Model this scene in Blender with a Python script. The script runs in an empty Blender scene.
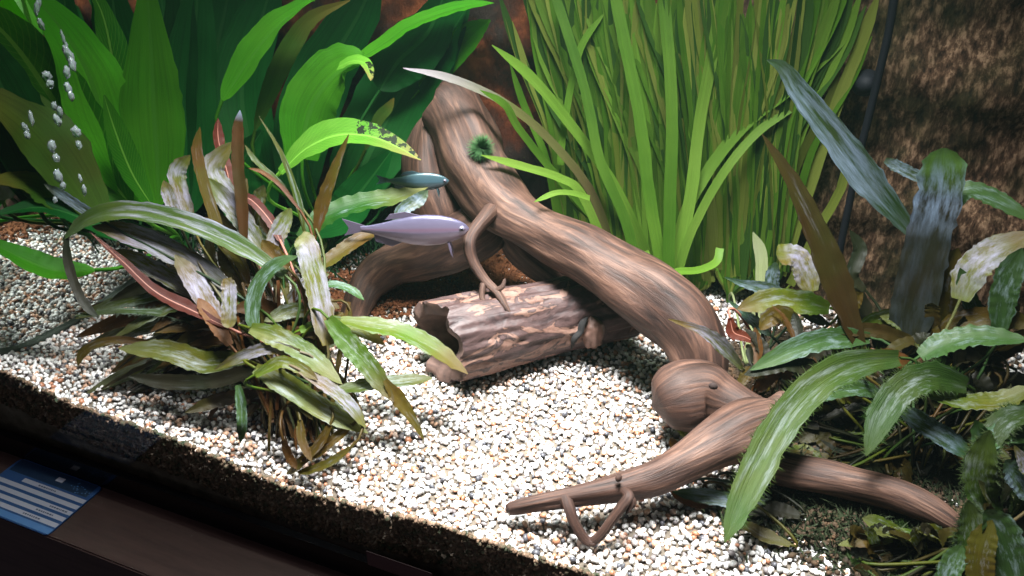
import bpy, bmesh, math, random
import numpy as np
from mathutils import Vector, Matrix, noise

# ------------------------------------------------------------------ camera, world, lights, exposure
SC = bpy.context.scene
COL = SC.collection
CAM_H = 0.40
PITCH, YAW, FOC = math.radians(31), math.radians(22), 800.0
cam_data = bpy.data.cameras.new('camera')
cam = bpy.data.objects.new('camera', cam_data); COL.objects.link(cam)
cam.location = (0, 0, CAM_H); cam.rotation_euler = (math.radians(90) - PITCH, 0, YAW)
cam_data.lens = FOC / 1024 * 36; cam_data.sensor_width = 36; cam_data.clip_start = 0.01
SC.camera = cam

world = bpy.data.worlds.new('world'); SC.world = world; world.use_nodes = True
world.node_tree.nodes['Background'].inputs[0].default_value = (0.75, 0.8, 1.0, 1)
world.node_tree.nodes['Background'].inputs[1].default_value = 0.035

def area_light(name, loc, sx, sy, power, color, rot=(0, 0, 0), spread=180):
    l = bpy.data.lights.new(name, 'AREA'); l.shape = 'RECTANGLE'; l.size = sx; l.size_y = sy
    l.energy = power; l.color = color; l.spread = math.radians(spread)
    o = bpy.data.objects.new(name, l); COL.objects.link(o); o.location = loc; o.rotation_euler = rot
    return o
# the fluorescent tubes inside the added hood
area_light('hood_tube_light', (-0.16, 0.42, 0.70), 0.32, 0.14, 9.4, (1.0, 0.97, 0.98), (0, 0, 0), 78)
area_light('hood_rear_tube_light', (-0.30, 0.58, 0.70), 0.80, 0.05, 1.9, (0.90, 1.0, 0.92), (0, 0, 0), 150)
# daylight of the living room behind the camera
area_light('room_window_light', (-0.9, -0.9, 1.1), 0.9, 0.9, 1.6, (0.9, 0.93, 1.0), (math.radians(55), 0, math.radians(-42)))

SC.view_settings.view_transform = 'Standard'; SC.view_settings.look = 'None'
SC.view_settings.gamma = 1.0; SC.view_settings.use_curve_mapping = False
SC.view_settings.exposure = -0.15
SC.cycles.use_denoising = True
SC.cycles.max_bounces = 8; SC.cycles.transparent_max_bounces = 16
SC.cycles.caustics_reflective = False; SC.cycles.caustics_refractive = False

# ------------------------------------------------------------------ tank dimensions (metres, gravel surface z = 0)
X_LEFT, Y_FRONT, Y_BACK = -0.60, 0.310, 0.72
X_RIGHT = 0.40
TOP = 0.46
RNG = random.Random(7)

RGT = Vector((math.cos(YAW), math.sin(YAW), 0))
FWD = Vector((-math.sin(YAW) * math.cos(PITCH), math.cos(YAW) * math.cos(PITCH), -math.sin(PITCH)))
UPV = Vector((-math.sin(YAW) * math.sin(PITCH), math.cos(YAW) * math.sin(PITCH), math.cos(PITCH)))
CAM = Vector((0, 0, CAM_H))

def ray(px, py):
    return FWD + RGT * ((px - 512) / FOC) - UPV * ((py - 288) / FOC)
def P(px, py, d):                      # sight line at depth d, kept inside the tank
    r = ray(px, py)
    if r.z < 0: d = min(d, (0.004 - CAM_H) / r.z)
    if r.x < 0: d = min(d, (X_LEFT + 0.012) / r.x)
    d = min(d, (Y_BACK - 0.040) / r.y)
    d = max(d, (Y_FRONT + 0.012) / r.y)
    return CAM + r * d
def G(px, py, z=0.0):
    r = ray(px, py); return CAM + r * ((z - CAM_H) / r.z)
def PY(px, py, Y):
    r = ray(px, py); return CAM + r * (Y / r.y)

# ------------------------------------------------------------------ scene graph helpers
def tag(o, label=None, cat=None, group=None, kind=None):
    if label: o['label'] = label
    if cat: o['category'] = cat
    if group: o['group'] = group
    if kind: o['kind'] = kind
    return o
def empty(name, loc, label, cat, group=None):
    o = bpy.data.objects.new(name, None); COL.objects.link(o); o.location = loc
    o.empty_display_size = 0.01
    return tag(o, label, cat, group)
def link(name, me, mat, parent=None, smooth=True):
    o = bpy.data.objects.new(name, me); COL.objects.link(o)
    if mat: me.materials.append(mat)
    if smooth: me.polygons.foreach_set('use_smooth', [True] * len(me.polygons))
    if parent:
        o.parent = parent
        # geometry is given in world space; take it to the parent's space
        t = Vector((0, 0, 0)); p = parent
        while p: t += p.location; p = p.parent
        me.transform(Matrix.Translation(-t))
    return o
def mesh_from(verts, faces, uvs=None):
    me = bpy.data.meshes.new('m'); me.from_pydata([tuple(v) for v in verts], [], faces); me.update()
    if uvs is not None:
        l = me.uv_layers.new(name='UVMap')
        idx = np.empty(len(me.loops), dtype=np.int32); me.loops.foreach_get('vertex_index', idx)
        l.data.foreach_set('uv', np.asarray(uvs, dtype=np.float32)[idx].ravel())
    return me
def box(name, lo, hi, mat, parent=None, bevel=0.0):
    bm = bmesh.new(); bmesh.ops.create_cube(bm, size=1)
    for v in bm.verts:
        v.co = Vector([(lo[i] + hi[i]) / 2 + v.co[i] * (hi[i] - lo[i]) for i in range(3)])
    if bevel: bmesh.ops.bevel(bm, geom=bm.edges[:], offset=bevel, segments=2, affect='EDGES')
    me = bpy.data.meshes.new('m'); bm.to_mesh(me); bm.free()
    return link(name, me, mat, parent, smooth=False)

def catmull(pts, n):
    """resample a list of equal-length tuples with a Catmull-Rom spline"""
    P_ = np.array(pts, dtype=float); m = len(P_)
    if m == 2: 
        t = np.linspace(0, 1, n)[:, None]; return P_[0] * (1 - t) + P_[1] * t
    E = np.vstack([2 * P_[0] - P_[1], P_, 2 * P_[-1] - P_[-2]])
    out = []
    for s in np.linspace(0, m - 1, n):
        i = min(int(s), m - 2); u = s - i
        a, b, c, d = E[i], E[i + 1], E[i + 2], E[i + 3]
        out.append(0.5 * ((2 * b) + (-a + c) * u + (2 * a - 5 * b + 4 * c - d) * u * u + (-a + 3 * b - 3 * c + d) * u ** 3))
    return np.array(out)

# ------------------------------------------------------------------ materials
def newmat(name):
    m = bpy.data.materials.new(name); m.use_nodes = True
    nt = m.node_tree; b = nt.nodes['Principled BSDF']
    return m, nt, b
def N(nt, typ, **kw):
    n = nt.nodes.new(typ)
    for k, v in kw.items(): setattr(n, k, v)
    return n
def setin(n, **kw):
    for k, v in kw.items(): n.inputs[k.replace('_', ' ')].default_value = v
def ramp(nt, stops, interp='LINEAR'):
    r = nt.nodes.new('ShaderNodeValToRGB'); r.color_ramp.interpolation = interp
    e = r.color_ramp.elements
    while len(e) < len(stops): e.new(0.5)
    for el, (p, c) in zip(e, stops):
        el.position = p; el.color = (*c, 1) if len(c) == 3 else c
    return r
def math_n(nt, op, a=None, b=None):
    n = nt.nodes.new('ShaderNodeMath'); n.operation = op
    for i, v in enumerate((a, b)):
        if v is None: continue
        if isinstance(v, (int, float)): n.inputs[i].default_value = v
        else: nt.links.new(v, n.inputs[i])
    return n.outputs[0]
def mixc(nt, fac, a, b):
    n = nt.nodes.new('ShaderNodeMix'); n.data_type = 'RGBA'
    for i, v in ((0, fac), (6, a), (7, b)):
        if isinstance(v, (int, float)): n.inputs[i].default_value = v
        elif isinstance(v, tuple): n.inputs[i].default_value = (*v, 1)
        else: nt.links.new(v, n.inputs[i])
    return n.outputs[2]

def leaf_mat(name, base, alt, tip=None, film=0.0, filmcol=(0.50, 0.50, 0.62), rib=None, trans=0.35, rough=0.38,
             spec=0.5, nscale=28, veins=0.0, spots=0.0, bump=0.35, frange=(0.0, 0.3, 0.68, 0.86), tips=0.55):
    k = 0.60 if name.startswith('sword') else 0.38 if name.startswith('vall') else 0.30
    base, alt = tuple(q * k for q in base), tuple(q * k for q in alt)
    if tip: tip = tuple(q * (k + .2) for q in tip)
    if name.startswith('crypt'): base, alt = (base[0], base[1] * 1.05, base[2] * .6), (alt[0], alt[1], alt[2] * .6)
    filmcol = tuple(q * .56 for q in filmcol)
    m, nt, b = newmat(name); L = nt.links
    tc = N(nt, 'ShaderNodeTexCoord'); uv = N(nt, 'ShaderNodeSeparateXYZ'); L.new(tc.outputs['UV'], uv.inputs[0])
    oi = N(nt, 'ShaderNodeObjectInfo')
    n1 = N(nt, 'ShaderNodeTexNoise', noise_dimensions='4D'); setin(n1, Scale=nscale, Detail=4.0); L.new(tc.outputs['Object'], n1.inputs['Vector'])
    L.new(math_n(nt, 'MULTIPLY', oi.outputs['Random'], 30.0), n1.inputs['W'])
    f = ramp(nt, [(0.36, (0, 0, 0)), (0.64, (1, 1, 1))]); L.new(n1.outputs['Fac'], f.inputs[0])
    c = mixc(nt, f.outputs[0], base, alt)
    if tip:
        t = ramp(nt, [(tips, (0, 0, 0)), (0.98, (1, 1, 1))]); L.new(uv.outputs[1], t.inputs[0])
        c = mixc(nt, t.outputs[0], c, tip)
    # along-leaf streaks
    mp = N(nt, 'ShaderNodeMapping'); mp.inputs['Scale'].default_value = (14, 1.2, 1); L.new(tc.outputs['UV'], mp.inputs[0])
    ns = N(nt, 'ShaderNodeTexNoise'); setin(ns, Scale=2.0, Detail=5.0); L.new(mp.outputs[0], ns.inputs['Vector'])
    hv = N(nt, 'ShaderNodeHueSaturation'); 
    sv = math_n(nt, 'ADD', math_n(nt, 'MULTIPLY', ns.outputs['Fac'], 0.9), 0.55)
    sv = math_n(nt, 'MULTIPLY', sv, math_n(nt, 'ADD', math_n(nt, 'MULTIPLY', oi.outputs['Random'], 0.5), 0.75))
    L.new(sv, hv.inputs['Value']); L.new(c, hv.inputs['Color']); c = hv.outputs[0]
    au = math_n(nt, 'ABSOLUTE', math_n(nt, 'SUBTRACT', uv.outputs[0], 0.5))
    if veins:
        # side veins rising from the midrib
        s = math_n(nt, 'SUBTRACT', math_n(nt, 'MULTIPLY', uv.outputs[1], 26.0), math_n(nt, 'MULTIPLY', au, 9.0))
        v = math_n(nt, 'ABSOLUTE', math_n(nt, 'SUBTRACT', math_n(nt, 'FRACT', s), 0.5))
        v = math_n(nt, 'MULTIPLY', math_n(nt, 'GREATER_THAN', v, 0.44), veins)
        c = mixc(nt, v, c, rib or (0.2, 0.5, 0.08))
    if rib:
        r = math_n(nt, 'LESS_THAN', au, 0.035)
        c = mixc(nt, math_n(nt, 'MULTIPLY', r, 0.6), c, rib)
    if film:
        nf = N(nt, 'ShaderNodeTexNoise', noise_dimensions='4D'); setin(nf, Scale=1.0, Detail=6.0, Roughness=0.72)
        mf = N(nt, 'ShaderNodeMapping'); mf.inputs['Scale'].default_value = (4.5, 4.5, 1); L.new(tc.outputs['UV'], mf.inputs[0])
        L.new(mf.outputs[0], nf.inputs['Vector']); L.new(math_n(nt, 'MULTIPLY', oi.outputs['Random'], 57.0), nf.inputs['W'])
        rf = ramp(nt, [(0.60 - 0.3 * film, (0, 0, 0)), (0.80 - 0.22 * film, (1, 1, 1))]); L.new(nf.outputs['Fac'], rf.inputs[0])
        fa = ramp(nt, [(frange[0], (.1, .1, .1)), (frange[1], (1, 1, 1)), (frange[2], (1, 1, 1)), (frange[3], (.12, .12, .12))]); L.new(uv.outputs[1], fa.inputs[0])
        c = mixc(nt, math_n(nt, 'MULTIPLY', math_n(nt, 'MULTIPLY', rf.outputs[0], 0.85), fa.outputs[0]), c, filmcol)
    if spots:
        v = N(nt, 'ShaderNodeTexNoise'); setin(v, Scale=160.0, Detail=4.0, Roughness=0.7); L.new(tc.outputs['Object'], v.inputs['Vector'])
        g = math_n(nt, 'MULTIPLY', math_n(nt, 'GREATER_THAN', v.outputs['Fac'], 0.50),
                   math_n(nt, 'MULTIPLY', math_n(nt, 'GREATER_THAN', uv.outputs[1], 0.5), math_n(nt, 'LESS_THAN', uv.outputs[0], 0.46)))
        c = mixc(nt, g, c, (0.012, 0.02, 0.008))
    L.new(c, b.inputs['Base Color'])
    setin(b, Roughness=rough + .1); b.inputs['Specular IOR Level'].default_value = spec * (.3 if name[0] in 'sv' else .45)
    bp = N(nt, 'ShaderNodeBump'); setin(bp, Strength=bump, Distance=0.0008)
    L.new(math_n(nt, 'ADD', ns.outputs['Fac'], n1.outputs['Fac']), bp.inputs['Height']); L.new(bp.outputs[0], b.inputs['Normal'])
    tr = N(nt, 'ShaderNodeBsdfTranslucent')
    hb = N(nt, 'ShaderNodeHueSaturation'); setin(hb, Value=1.35, Saturation=1.1); L.new(c, hb.inputs['Color']); L.new(hb.outputs[0], tr.inputs[0])
    mx = N(nt, 'ShaderNodeMixShader'); mx.inputs[0].default_value = trans
    L.new(b.outputs[0], mx.inputs[1]); L.new(tr.outputs[0], mx.inputs[2])
    L.new(mx.outputs[0], nt.nodes['Material Output'].inputs[0])
    return m

M = {}
M['sword'] = leaf_mat('sword_green', (0.030, 0.22, 0.008), (0.065, 0.30, 0.014), rib=(0.2, 0.45, 0.06), veins=0.25, trans=0.5, nscale=12)
M['sword_bright'] = leaf_mat('sword_bright_green', (0.065, 0.40, 0.010), (0.12, 0.48, 0.02), rib=(0.06, 0.22, 0.02), veins=0.25, trans=0.5, nscale=12)
M['sword_dark'] = leaf_mat('sword_dark_green', (0.006, 0.11, 0.016), (0.014, 0.15, 0.022), rib=(0.03, 0.14, 0.03), trans=0.4, nscale=10)  # dark green, with the shade of surrounding leaves put into the colour
M['sword_olive'] = leaf_mat('sword_olive', (0.075, 0.11, 0.012), (0.06, 0.17, 0.015), tip=(0.16, 0.13, 0.02), trans=0.4, nscale=14)
M['sword_spot'] = leaf_mat('sword_spotted_green', (0.12, 0.45, 0.03), (0.20, 0.50, 0.05), tip=(0.3, 0.22, 0.08), rib=(0.2, 0.45, 0.06), veins=0.2, trans=0.45, spots=1, nscale=14)
M['val'] = leaf_mat('vallisneria_green', (0.10, 0.28, 0.018), (0.20, 0.42, 0.04), trans=0.5, nscale=14, bump=0.1)
M['val_bright'] = leaf_mat('vallisneria_bright_green', (0.20, 0.44, 0.04), (0.30, 0.52, 0.07), trans=0.5, nscale=9, bump=0.1)
M['val_dark'] = leaf_mat('vallisneria_deep_green', (0.05, 0.14, 0.022), (0.085, 0.20, 0.03), trans=0.45, nscale=9, bump=0.1)
M['val_olive'] = leaf_mat('vallisneria_olive', (0.28, 0.38, 0.05), (0.40, 0.48, 0.10), trans=0.45, nscale=9, bump=0.1)
M['val_pale'] = leaf_mat('vallisneria_pale', (0.55, 0.66, 0.28), (0.66, 0.72, 0.40), trans=0.4, nscale=20, bump=0.1)
M['val_brown'] = leaf_mat('vallisneria_browned', (0.20, 0.22, 0.06), (0.16, 0.12, 0.05), tip=(0.42, 0.38, 0.42), trans=0.35, nscale=14)
M['crypt_pale'] = leaf_mat('crypt_filmed_olive', (0.20, 0.24, 0.03), (0.26, 0.17, 0.04), film=0.66, filmcol=(0.48, 0.47, 0.66), trans=0.25)
M['crypt_green'] = leaf_mat('crypt_green', (0.10, 0.19, 0.02), (0.22, 0.22, 0.03), film=0.38, filmcol=(0.42, 0.48, 0.50), trans=0.3, tip=(0.14, 0.15, 0.04))
M['crypt_bright'] = leaf_mat('crypt_bright_green', (0.14, 0.30, 0.02), (0.22, 0.26, 0.03), film=0.35, filmcol=(0.45, 0.5, 0.5), trans=0.35, tip=(0.15, 0.10, 0.03))
M['crypt_olive'] = leaf_mat('crypt_olive_brown', (0.17, 0.15, 0.02), (0.20, 0.10, 0.025), film=0.2, filmcol=(0.32, 0.33, 0.38), trans=0.35)
M['crypt_brown'] = leaf_mat('crypt_brown', (0.20, 0.075, 0.022), (0.12, 0.07, 0.018), film=0.1, filmcol=(0.3, 0.28, 0.34), trans=0.35)
M['crypt_brown_tip'] = leaf_mat('crypt_brown_white_tip', (0.15, 0.06, 0.022), (0.11, 0.07, 0.02), tip=(0.36, 0.44, 0.58), trans=0.3, tips=0.84)
M['crypt_broad'] = leaf_mat('crypt_broad_brown_green_tip', (0.035, 0.024, 0.010), (0.025, 0.028, 0.010), tip=(0.12, 0.26, 0.04), film=0.62, filmcol=(0.24, 0.33, 0.46), trans=0.2, frange=(0.50, 0.66, 0.80, 0.95), tips=0.7)
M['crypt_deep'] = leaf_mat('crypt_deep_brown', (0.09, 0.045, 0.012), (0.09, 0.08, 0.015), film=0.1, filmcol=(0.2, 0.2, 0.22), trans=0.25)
M['crypt_deepgreen'] = leaf_mat('crypt_deep_green', (0.03, 0.20, 0.02), (0.08, 0.26, 0.03), tip=(0.3, 0.3, 0.1), film=0.15, filmcol=(0.45, 0.55, 0.62), trans=0.3)
M['crypt_arch'] = leaf_mat('crypt_grey_green', (0.10, 0.20, 0.05), (0.16, 0.24, 0.06), film=0.45, filmcol=(0.50, 0.50, 0.66), trans=0.25, frange=(0.0, 0.1, 0.6, 0.75))
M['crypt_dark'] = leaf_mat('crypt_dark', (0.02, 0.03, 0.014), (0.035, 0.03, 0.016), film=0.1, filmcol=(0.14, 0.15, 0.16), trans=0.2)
M['crypt_red'] = leaf_mat('crypt_red', (0.22, 0.035, 0.035), (0.26, 0.06, 0.045), rib=(0.5, 0.22, 0.16), trans=0.3)
M['crypt_orange'] = leaf_mat('crypt_orange', (0.32, 0.12, 0.04), (0.22, 0.07, 0.025), trans=0.35)
M['crypt_blue'] = leaf_mat('crypt_blue_green', (0.04, 0.10, 0.045), (0.07, 0.11, 0.05), film=0.62, filmcol=(0.26, 0.34, 0.46), trans=0.2, rough=0.3)
M['crypt_teal'] = leaf_mat('crypt_teal_green', (0.07, 0.17, 0.06), (0.10, 0.21, 0.08), film=0.35, filmcol=(0.36, 0.47, 0.52), trans=0.25)
M['crypt_fuzzy'] = leaf_mat('crypt_algae_green', (0.05, 0.13, 0.02), (0.10, 0.16, 0.03), film=0.34, filmcol=(0.36, 0.42, 0.42), trans=0.25, rough=0.5, bump=0.8)
M['stem'] = leaf_mat('crypt_stem_brown', (0.17, 0.065, 0.035), (0.11, 0.06, 0.03), trans=0.1)

def gravel_mat():
    m, nt, b = newmat('gravel_grains'); L = nt.links
    g = N(nt, 'ShaderNodeNewGeometry')
    r = ramp(nt, [(0.0, (0.06, 0.06, 0.07)), (0.05, (0.16, 0.14, 0.14)), (0.10, (0.30, 0.13, 0.07)), (0.15, (0.50, 0.30, 0.20)),
                  (0.23, (0.32, 0.32, 0.31)), (0.30, (0.60, 0.44, 0.36)), (0.42, (0.52, 0.51, 0.50)), (0.60, (0.68, 0.65, 0.63)), (0.78, (0.80, 0.78, 0.77))], 'CONSTANT')
    L.new(g.outputs['Random Per Island'], r.inputs[0])
    n = N(nt, 'ShaderNodeTexNoise'); setin(n, Scale=700.0, Detail=3.0)
    tc = N(nt, 'ShaderNodeTexCoord'); L.new(tc.outputs['Object'], n.inputs['Vector'])
    h = N(nt, 'ShaderNodeHueSaturation'); L.new(r.outputs[0], h.inputs['Color'])
    L.new(math_n(nt, 'ADD', math_n(nt, 'MULTIPLY', n.outputs['Fac'], 0.5), 0.75), h.inputs['Value'])
    L.new(h.outputs[0], b.inputs['Base Color']); setin(b, Roughness=0.45)
    return m
def noise_mat(name, stops, scale=20, rough=0.8, bump=0.4, dist=0.002, stretch=(1, 1, 1), detail=8, spec=0.3):
    m, nt, b = newmat(name); L = nt.links
    tc = N(nt, 'ShaderNodeTexCoord'); mp = N(nt, 'ShaderNodeMapping'); mp.inputs['Scale'].default_value = stretch
    L.new(tc.outputs['Object'], mp.inputs[0])
    n = N(nt, 'ShaderNodeTexNoise'); setin(n, Scale=scale, Detail=detail, Roughness=0.65); L.new(mp.outputs[0], n.inputs['Vector'])
    r = ramp(nt, stops); L.new(n.outputs['Fac'], r.inputs[0]); L.new(r.outputs[0], b.inputs['Base Color'])
    bp = N(nt, 'ShaderNodeBump'); setin(bp, Strength=bump, Distance=dist); L.new(n.outputs['Fac'], bp.inputs['Height']); L.new(bp.outputs[0], b.inputs['Normal'])
    setin(b, Roughness=rough); b.inputs['Specular IOR Level'].default_value = spec
    return m
def plain(name, col, rough=0.5, spec=0.5, metal=0.0):
    m, nt, b = newmat(name); b.inputs['Base Color'].default_value = (*col, 1); setin(b, Roughness=rough, Metallic=metal)
    b.inputs['Specular IOR Level'].default_value = spec
    return m
M['gravel'] = gravel_mat()
M['darker'] = noise_mat('pane_gravel', [(0.35, (0.02, 0.04, 0.02)), (0.48, (0.07, 0.05, 0.03)), (0.58, (0.18, 0.11, 0.07)), (0.70, (0.42, 0.33, 0.26))], scale=180)
M['bed'] = noise_mat('gravel_bed_dirt', [(0.3, (0.05, 0.04, 0.03)), (0.7, (0.16, 0.13, 0.10))], scale=90)
M['mulm'] = noise_mat('brown_mulm', [(0.3, (0.018, 0.014, 0.008)), (0.55, (0.05, 0.03, 0.015)), (0.75, (0.13, 0.065, 0.03))], scale=120)
M['rustmulm'] = noise_mat('rusty_mulm', [(0.3, (0.05, 0.02, 0.01)), (0.55, (0.16, 0.055, 0.02)), (0.75, (0.28, 0.12, 0.05))], scale=90)

def backwall_mat():
    m, nt, b = newmat('rock_background'); L = nt.links
    tc = N(nt, 'ShaderNodeTexCoord')
    mp = N(nt, 'ShaderNodeMapping'); mp.inputs['Scale'].default_value = (1, 1, 0.35); L.new(tc.outputs['Object'], mp.inputs[0])
    fine = N(nt, 'ShaderNodeTexNoise'); setin(fine, Scale=210.0, Detail=5.0, Roughness=0.7); L.new(mp.outputs[0], fine.inputs['Vector'])
    big = N(nt, 'ShaderNodeTexNoise'); setin(big, Scale=16.0, Detail=5.0, Roughness=0.6); L.new(tc.outputs['Object'], big.inputs['Vector'])
    r1 = ramp(nt, [(0.36, (0.020, 0.011, 0.007)), (0.50, (0.095, 0.052, 0.030)), (0.62, (0.32, 0.20, 0.125))]); L.new(fine.outputs['Fac'], r1.inputs[0])
    r2 = ramp(nt, [(0.36, (0.010, 0.010, 0.005)), (0.52, (0.035, 0.028, 0.011)), (0.66, (0.09, 0.065, 0.03))]); L.new(fine.outputs['Fac'], r2.inputs[0])
    bf = ramp(nt, [(0.42, (0, 0, 0)), (0.60, (1, 1, 1))]); L.new(big.outputs['Fac'], bf.inputs[0])
    c = mixc(nt, bf.outputs[0], r1.outputs[0], r2.outputs[0])
    # rust-red stone towards the middle of the tank
    s = N(nt, 'ShaderNodeSeparateXYZ'); L.new(tc.outputs['Object'], s.inputs[0])
    xr = ramp(nt, [(0.42, (1, 1, 1)), (0.52, (0, 0, 0))]); L.new(math_n(nt, 'ADD', s.outputs[0], 0.55), xr.inputs[0])
    r3 = ramp(nt, [(0.40, (0.02, 0.012, 0.010)), (0.52, (0.07, 0.018, 0.008)), (0.66, (0.25, 0.07, 0.025))]); L.new(big.outputs['Fac'], r3.inputs[0])
    c = mixc(nt, xr.outputs[0], c, r3.outputs[0])
    L.new(c, b.inputs['Base Color']); setin(b, Roughness=0.9); b.inputs['Specular IOR Level'].default_value = 0.15
    bp = N(nt, 'ShaderNodeBump'); setin(bp, Strength=0.8, Distance=0.004); L.new(fine.outputs['Fac'], bp.inputs['Height']); L.new(bp.outputs[0], b.inputs['Normal'])
    return m
M['backwall'] = backwall_mat()

def around(nt, tc, kr, kl):
    """wraps the round-the-limb coordinate so that no seam shows"""
    s = N(nt, 'ShaderNodeSeparateXYZ'); nt.links.new(tc.outputs['UV'], s.inputs[0]); a = math_n(nt, 'MULTIPLY', s.outputs[0], 2 * math.pi)
    c = N(nt, 'ShaderNodeCombineXYZ')
    nt.links.new(math_n(nt, 'MULTIPLY', math_n(nt, 'COSINE', a), kr), c.inputs[0]); nt.links.new(math_n(nt, 'MULTIPLY', math_n(nt, 'SINE', a), kr), c.inputs[1])
    nt.links.new(math_n(nt, 'MULTIPLY', s.outputs[1], kl), c.inputs[2]); return c
def wood_mat():
    m, nt, b = newmat('driftwood'); L = nt.links
    tc = N(nt, 'ShaderNodeTexCoord')
    mp = around(nt, tc, 1.6, 3.0)
    st = N(nt, 'ShaderNodeTexNoise'); setin(st, Scale=2.6, Detail=8.0, Roughness=0.62, Distortion=0.5); L.new(mp.outputs[0], st.inputs['Vector'])
    big = N(nt, 'ShaderNodeTexNoise'); setin(big, Scale=16.0, Detail=4.0); L.new(tc.outputs['Object'], big.inputs['Vector'])
    r = ramp(nt, [(0.30, (0.018, 0.010, 0.008)), (0.45, (0.050, 0.027, 0.020)), (0.56, (0.092, 0.049, 0.034)), (0.72, (0.185, 0.105, 0.074))]); L.new(st.outputs['Fac'], r.inputs[0])
    r2 = ramp(nt, [(0.38, (0.55, 0.48, 0.45)), (0.62, (1.0, 1.0, 1.0))]); L.new(big.outputs['Fac'], r2.inputs[0])
    mu = N(nt, 'ShaderNodeMix', data_type='RGBA', blend_type='MULTIPLY'); mu.inputs[0].default_value = 1.0
    L.new(r.outputs[0], mu.inputs[6]); L.new(r2.outputs[0], mu.inputs[7])
    L.new(mu.outputs[2], b.inputs['Base Color']); setin(b, Roughness=0.62); b.inputs['Specular IOR Level'].default_value = 0.3
    bp = N(nt, 'ShaderNodeBump'); setin(bp, Strength=0.55, Distance=0.002); L.new(st.outputs['Fac'], bp.inputs['Height']); L.new(bp.outputs[0], b.inputs['Normal'])
    return m
M['wood'] = wood_mat()

def bark_mat():
    m, nt, b = newmat('log_bark'); L = nt.links
    tc = N(nt, 'ShaderNodeTexCoord'); at = N(nt, 'ShaderNodeAttribute', attribute_name='ridge')
    mp = around(nt, tc, 1.5, 3.6)
    n = N(nt, 'ShaderNodeTexNoise'); setin(n, Scale=1.3, Detail=6.0, Roughness=0.6, Distortion=0.7); L.new(mp.outputs[0], n.inputs['Vector'])
    f = N(nt, 'ShaderNodeTexNoise'); setin(f, Scale=260.0, Detail=4.0); L.new(tc.outputs['Object'], f.inputs['Vector'])
    # crackled plates: dark lines between peach-coloured raised plates
    r = ramp(nt, [(0.36, (0.028, 0.016, 0.016)), (0.44, (0.055, 0.031, 0.029)), (0.505, (0.065, 0.037, 0.034)), (0.52, (0.012, 0.007, 0.007)), (0.54, (0.15, 0.080, 0.060)), (0.62, (0.17, 0.10, 0.075)), (0.64, (0.02, 0.012, 0.012)), (0.67, (0.08, 0.05, 0.048))])
    L.new(n.outputs['Fac'], r.inputs[0])
    h = N(nt, 'ShaderNodeHueSaturation'); L.new(r.outputs[0], h.inputs['Color']); L.new(math_n(nt, 'ADD', math_n(nt, 'MULTIPLY', f.outputs['Fac'], 0.8), 0.5), h.inputs['Value'])
    L.new(h.outputs[0], b.inputs['Base Color']); setin(b, Roughness=0.55); b.inputs['Specular IOR Level'].default_value = 0.35
    bp = N(nt, 'ShaderNodeBump'); setin(bp, Strength=0.8, Distance=0.003); L.new(math_n(nt, 'ADD', n.outputs['Fac'], math_n(nt, 'MULTIPLY', f.outputs['Fac'], 0.15)), bp.inputs['Height']); L.new(bp.outputs[0], b.inputs['Normal'])
    return m
M['bark'] = bark_mat()
M['log_inside'] = noise_mat('log_inside', [(0.3, (0.05, 0.03, 0.025)), (0.7, (0.15, 0.09, 0.07))], scale=120)

def glass_mat(name, fac, tint=(1, 1, 1), rough=0.0, gl=(1, 1, 1)):
    m, nt, b = newmat(name); L = nt.links
    t = N(nt, 'ShaderNodeBsdfTransparent'); t.inputs[0].default_value = (*tint, 1)
    g = N(nt, 'ShaderNodeBsdfGlossy'); setin(g, Roughness=rough); g.inputs[0].default_value = (*gl, 1)
    mx = N(nt, 'ShaderNodeMixShader')
    if fac is None:
        # light that meets the pane at a grazing angle is reflected back into the water
        fr = N(nt, 'ShaderNodeLayerWeight'); fr.inputs[0].default_value = 0.5
        rr = ramp(nt, [(0.0, (.03, .03, .03)), (0.60, (.05, .05, .05)), (0.80, (.93, .93, .93))]); L.new(fr.outputs['Facing'], rr.inputs[0]); L.new(rr.outputs[0], mx.inputs[0])
    else: mx.inputs[0].default_value = fac
    L.new(t.outputs[0], mx.inputs[1]); L.new(g.outputs[0], mx.inputs[2]); L.new(mx.outputs[0], nt.nodes['Material Output'].inputs[0])
    nt.nodes.remove(b)
    return m
M['pane'] = glass_mat('front_glass', None, (0.97, 0.99, 0.98))
M['side'] = glass_mat('side_glass_from_inside', 0.9, (0.02, 0.03, 0.03), 0.02, (0.92, 1.0, 0.96))
M['black_trim'] = plain('black_trim', (0.004, 0.004, 0.005), 0.12, 0.25)
M['black'] = plain('black_rubber', (0.004, 0.005, 0.008), 0.7, 0.2)

# ------------------------------------------------------------------ the setting
def gh(x, y):
    """height of the gravel surface"""
    xs = [-0.60, -0.545, -0.45, -0.31, -0.25, -0.136, -0.06, 0.4]; hs = [0.030, 0.027, 0.016, 0.005, 0.006, 0.012, 0.017, 0.016]
    h = np.interp(x, xs, hs) * np.exp(-np.maximum(np.asarray(y) - 0.31, 0) / 0.035)
    return h + 0.003 * np.sin(np.asarray(x) * 31 + 1) * np.sin(np.asarray(y) * 27) - 0.003

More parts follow.
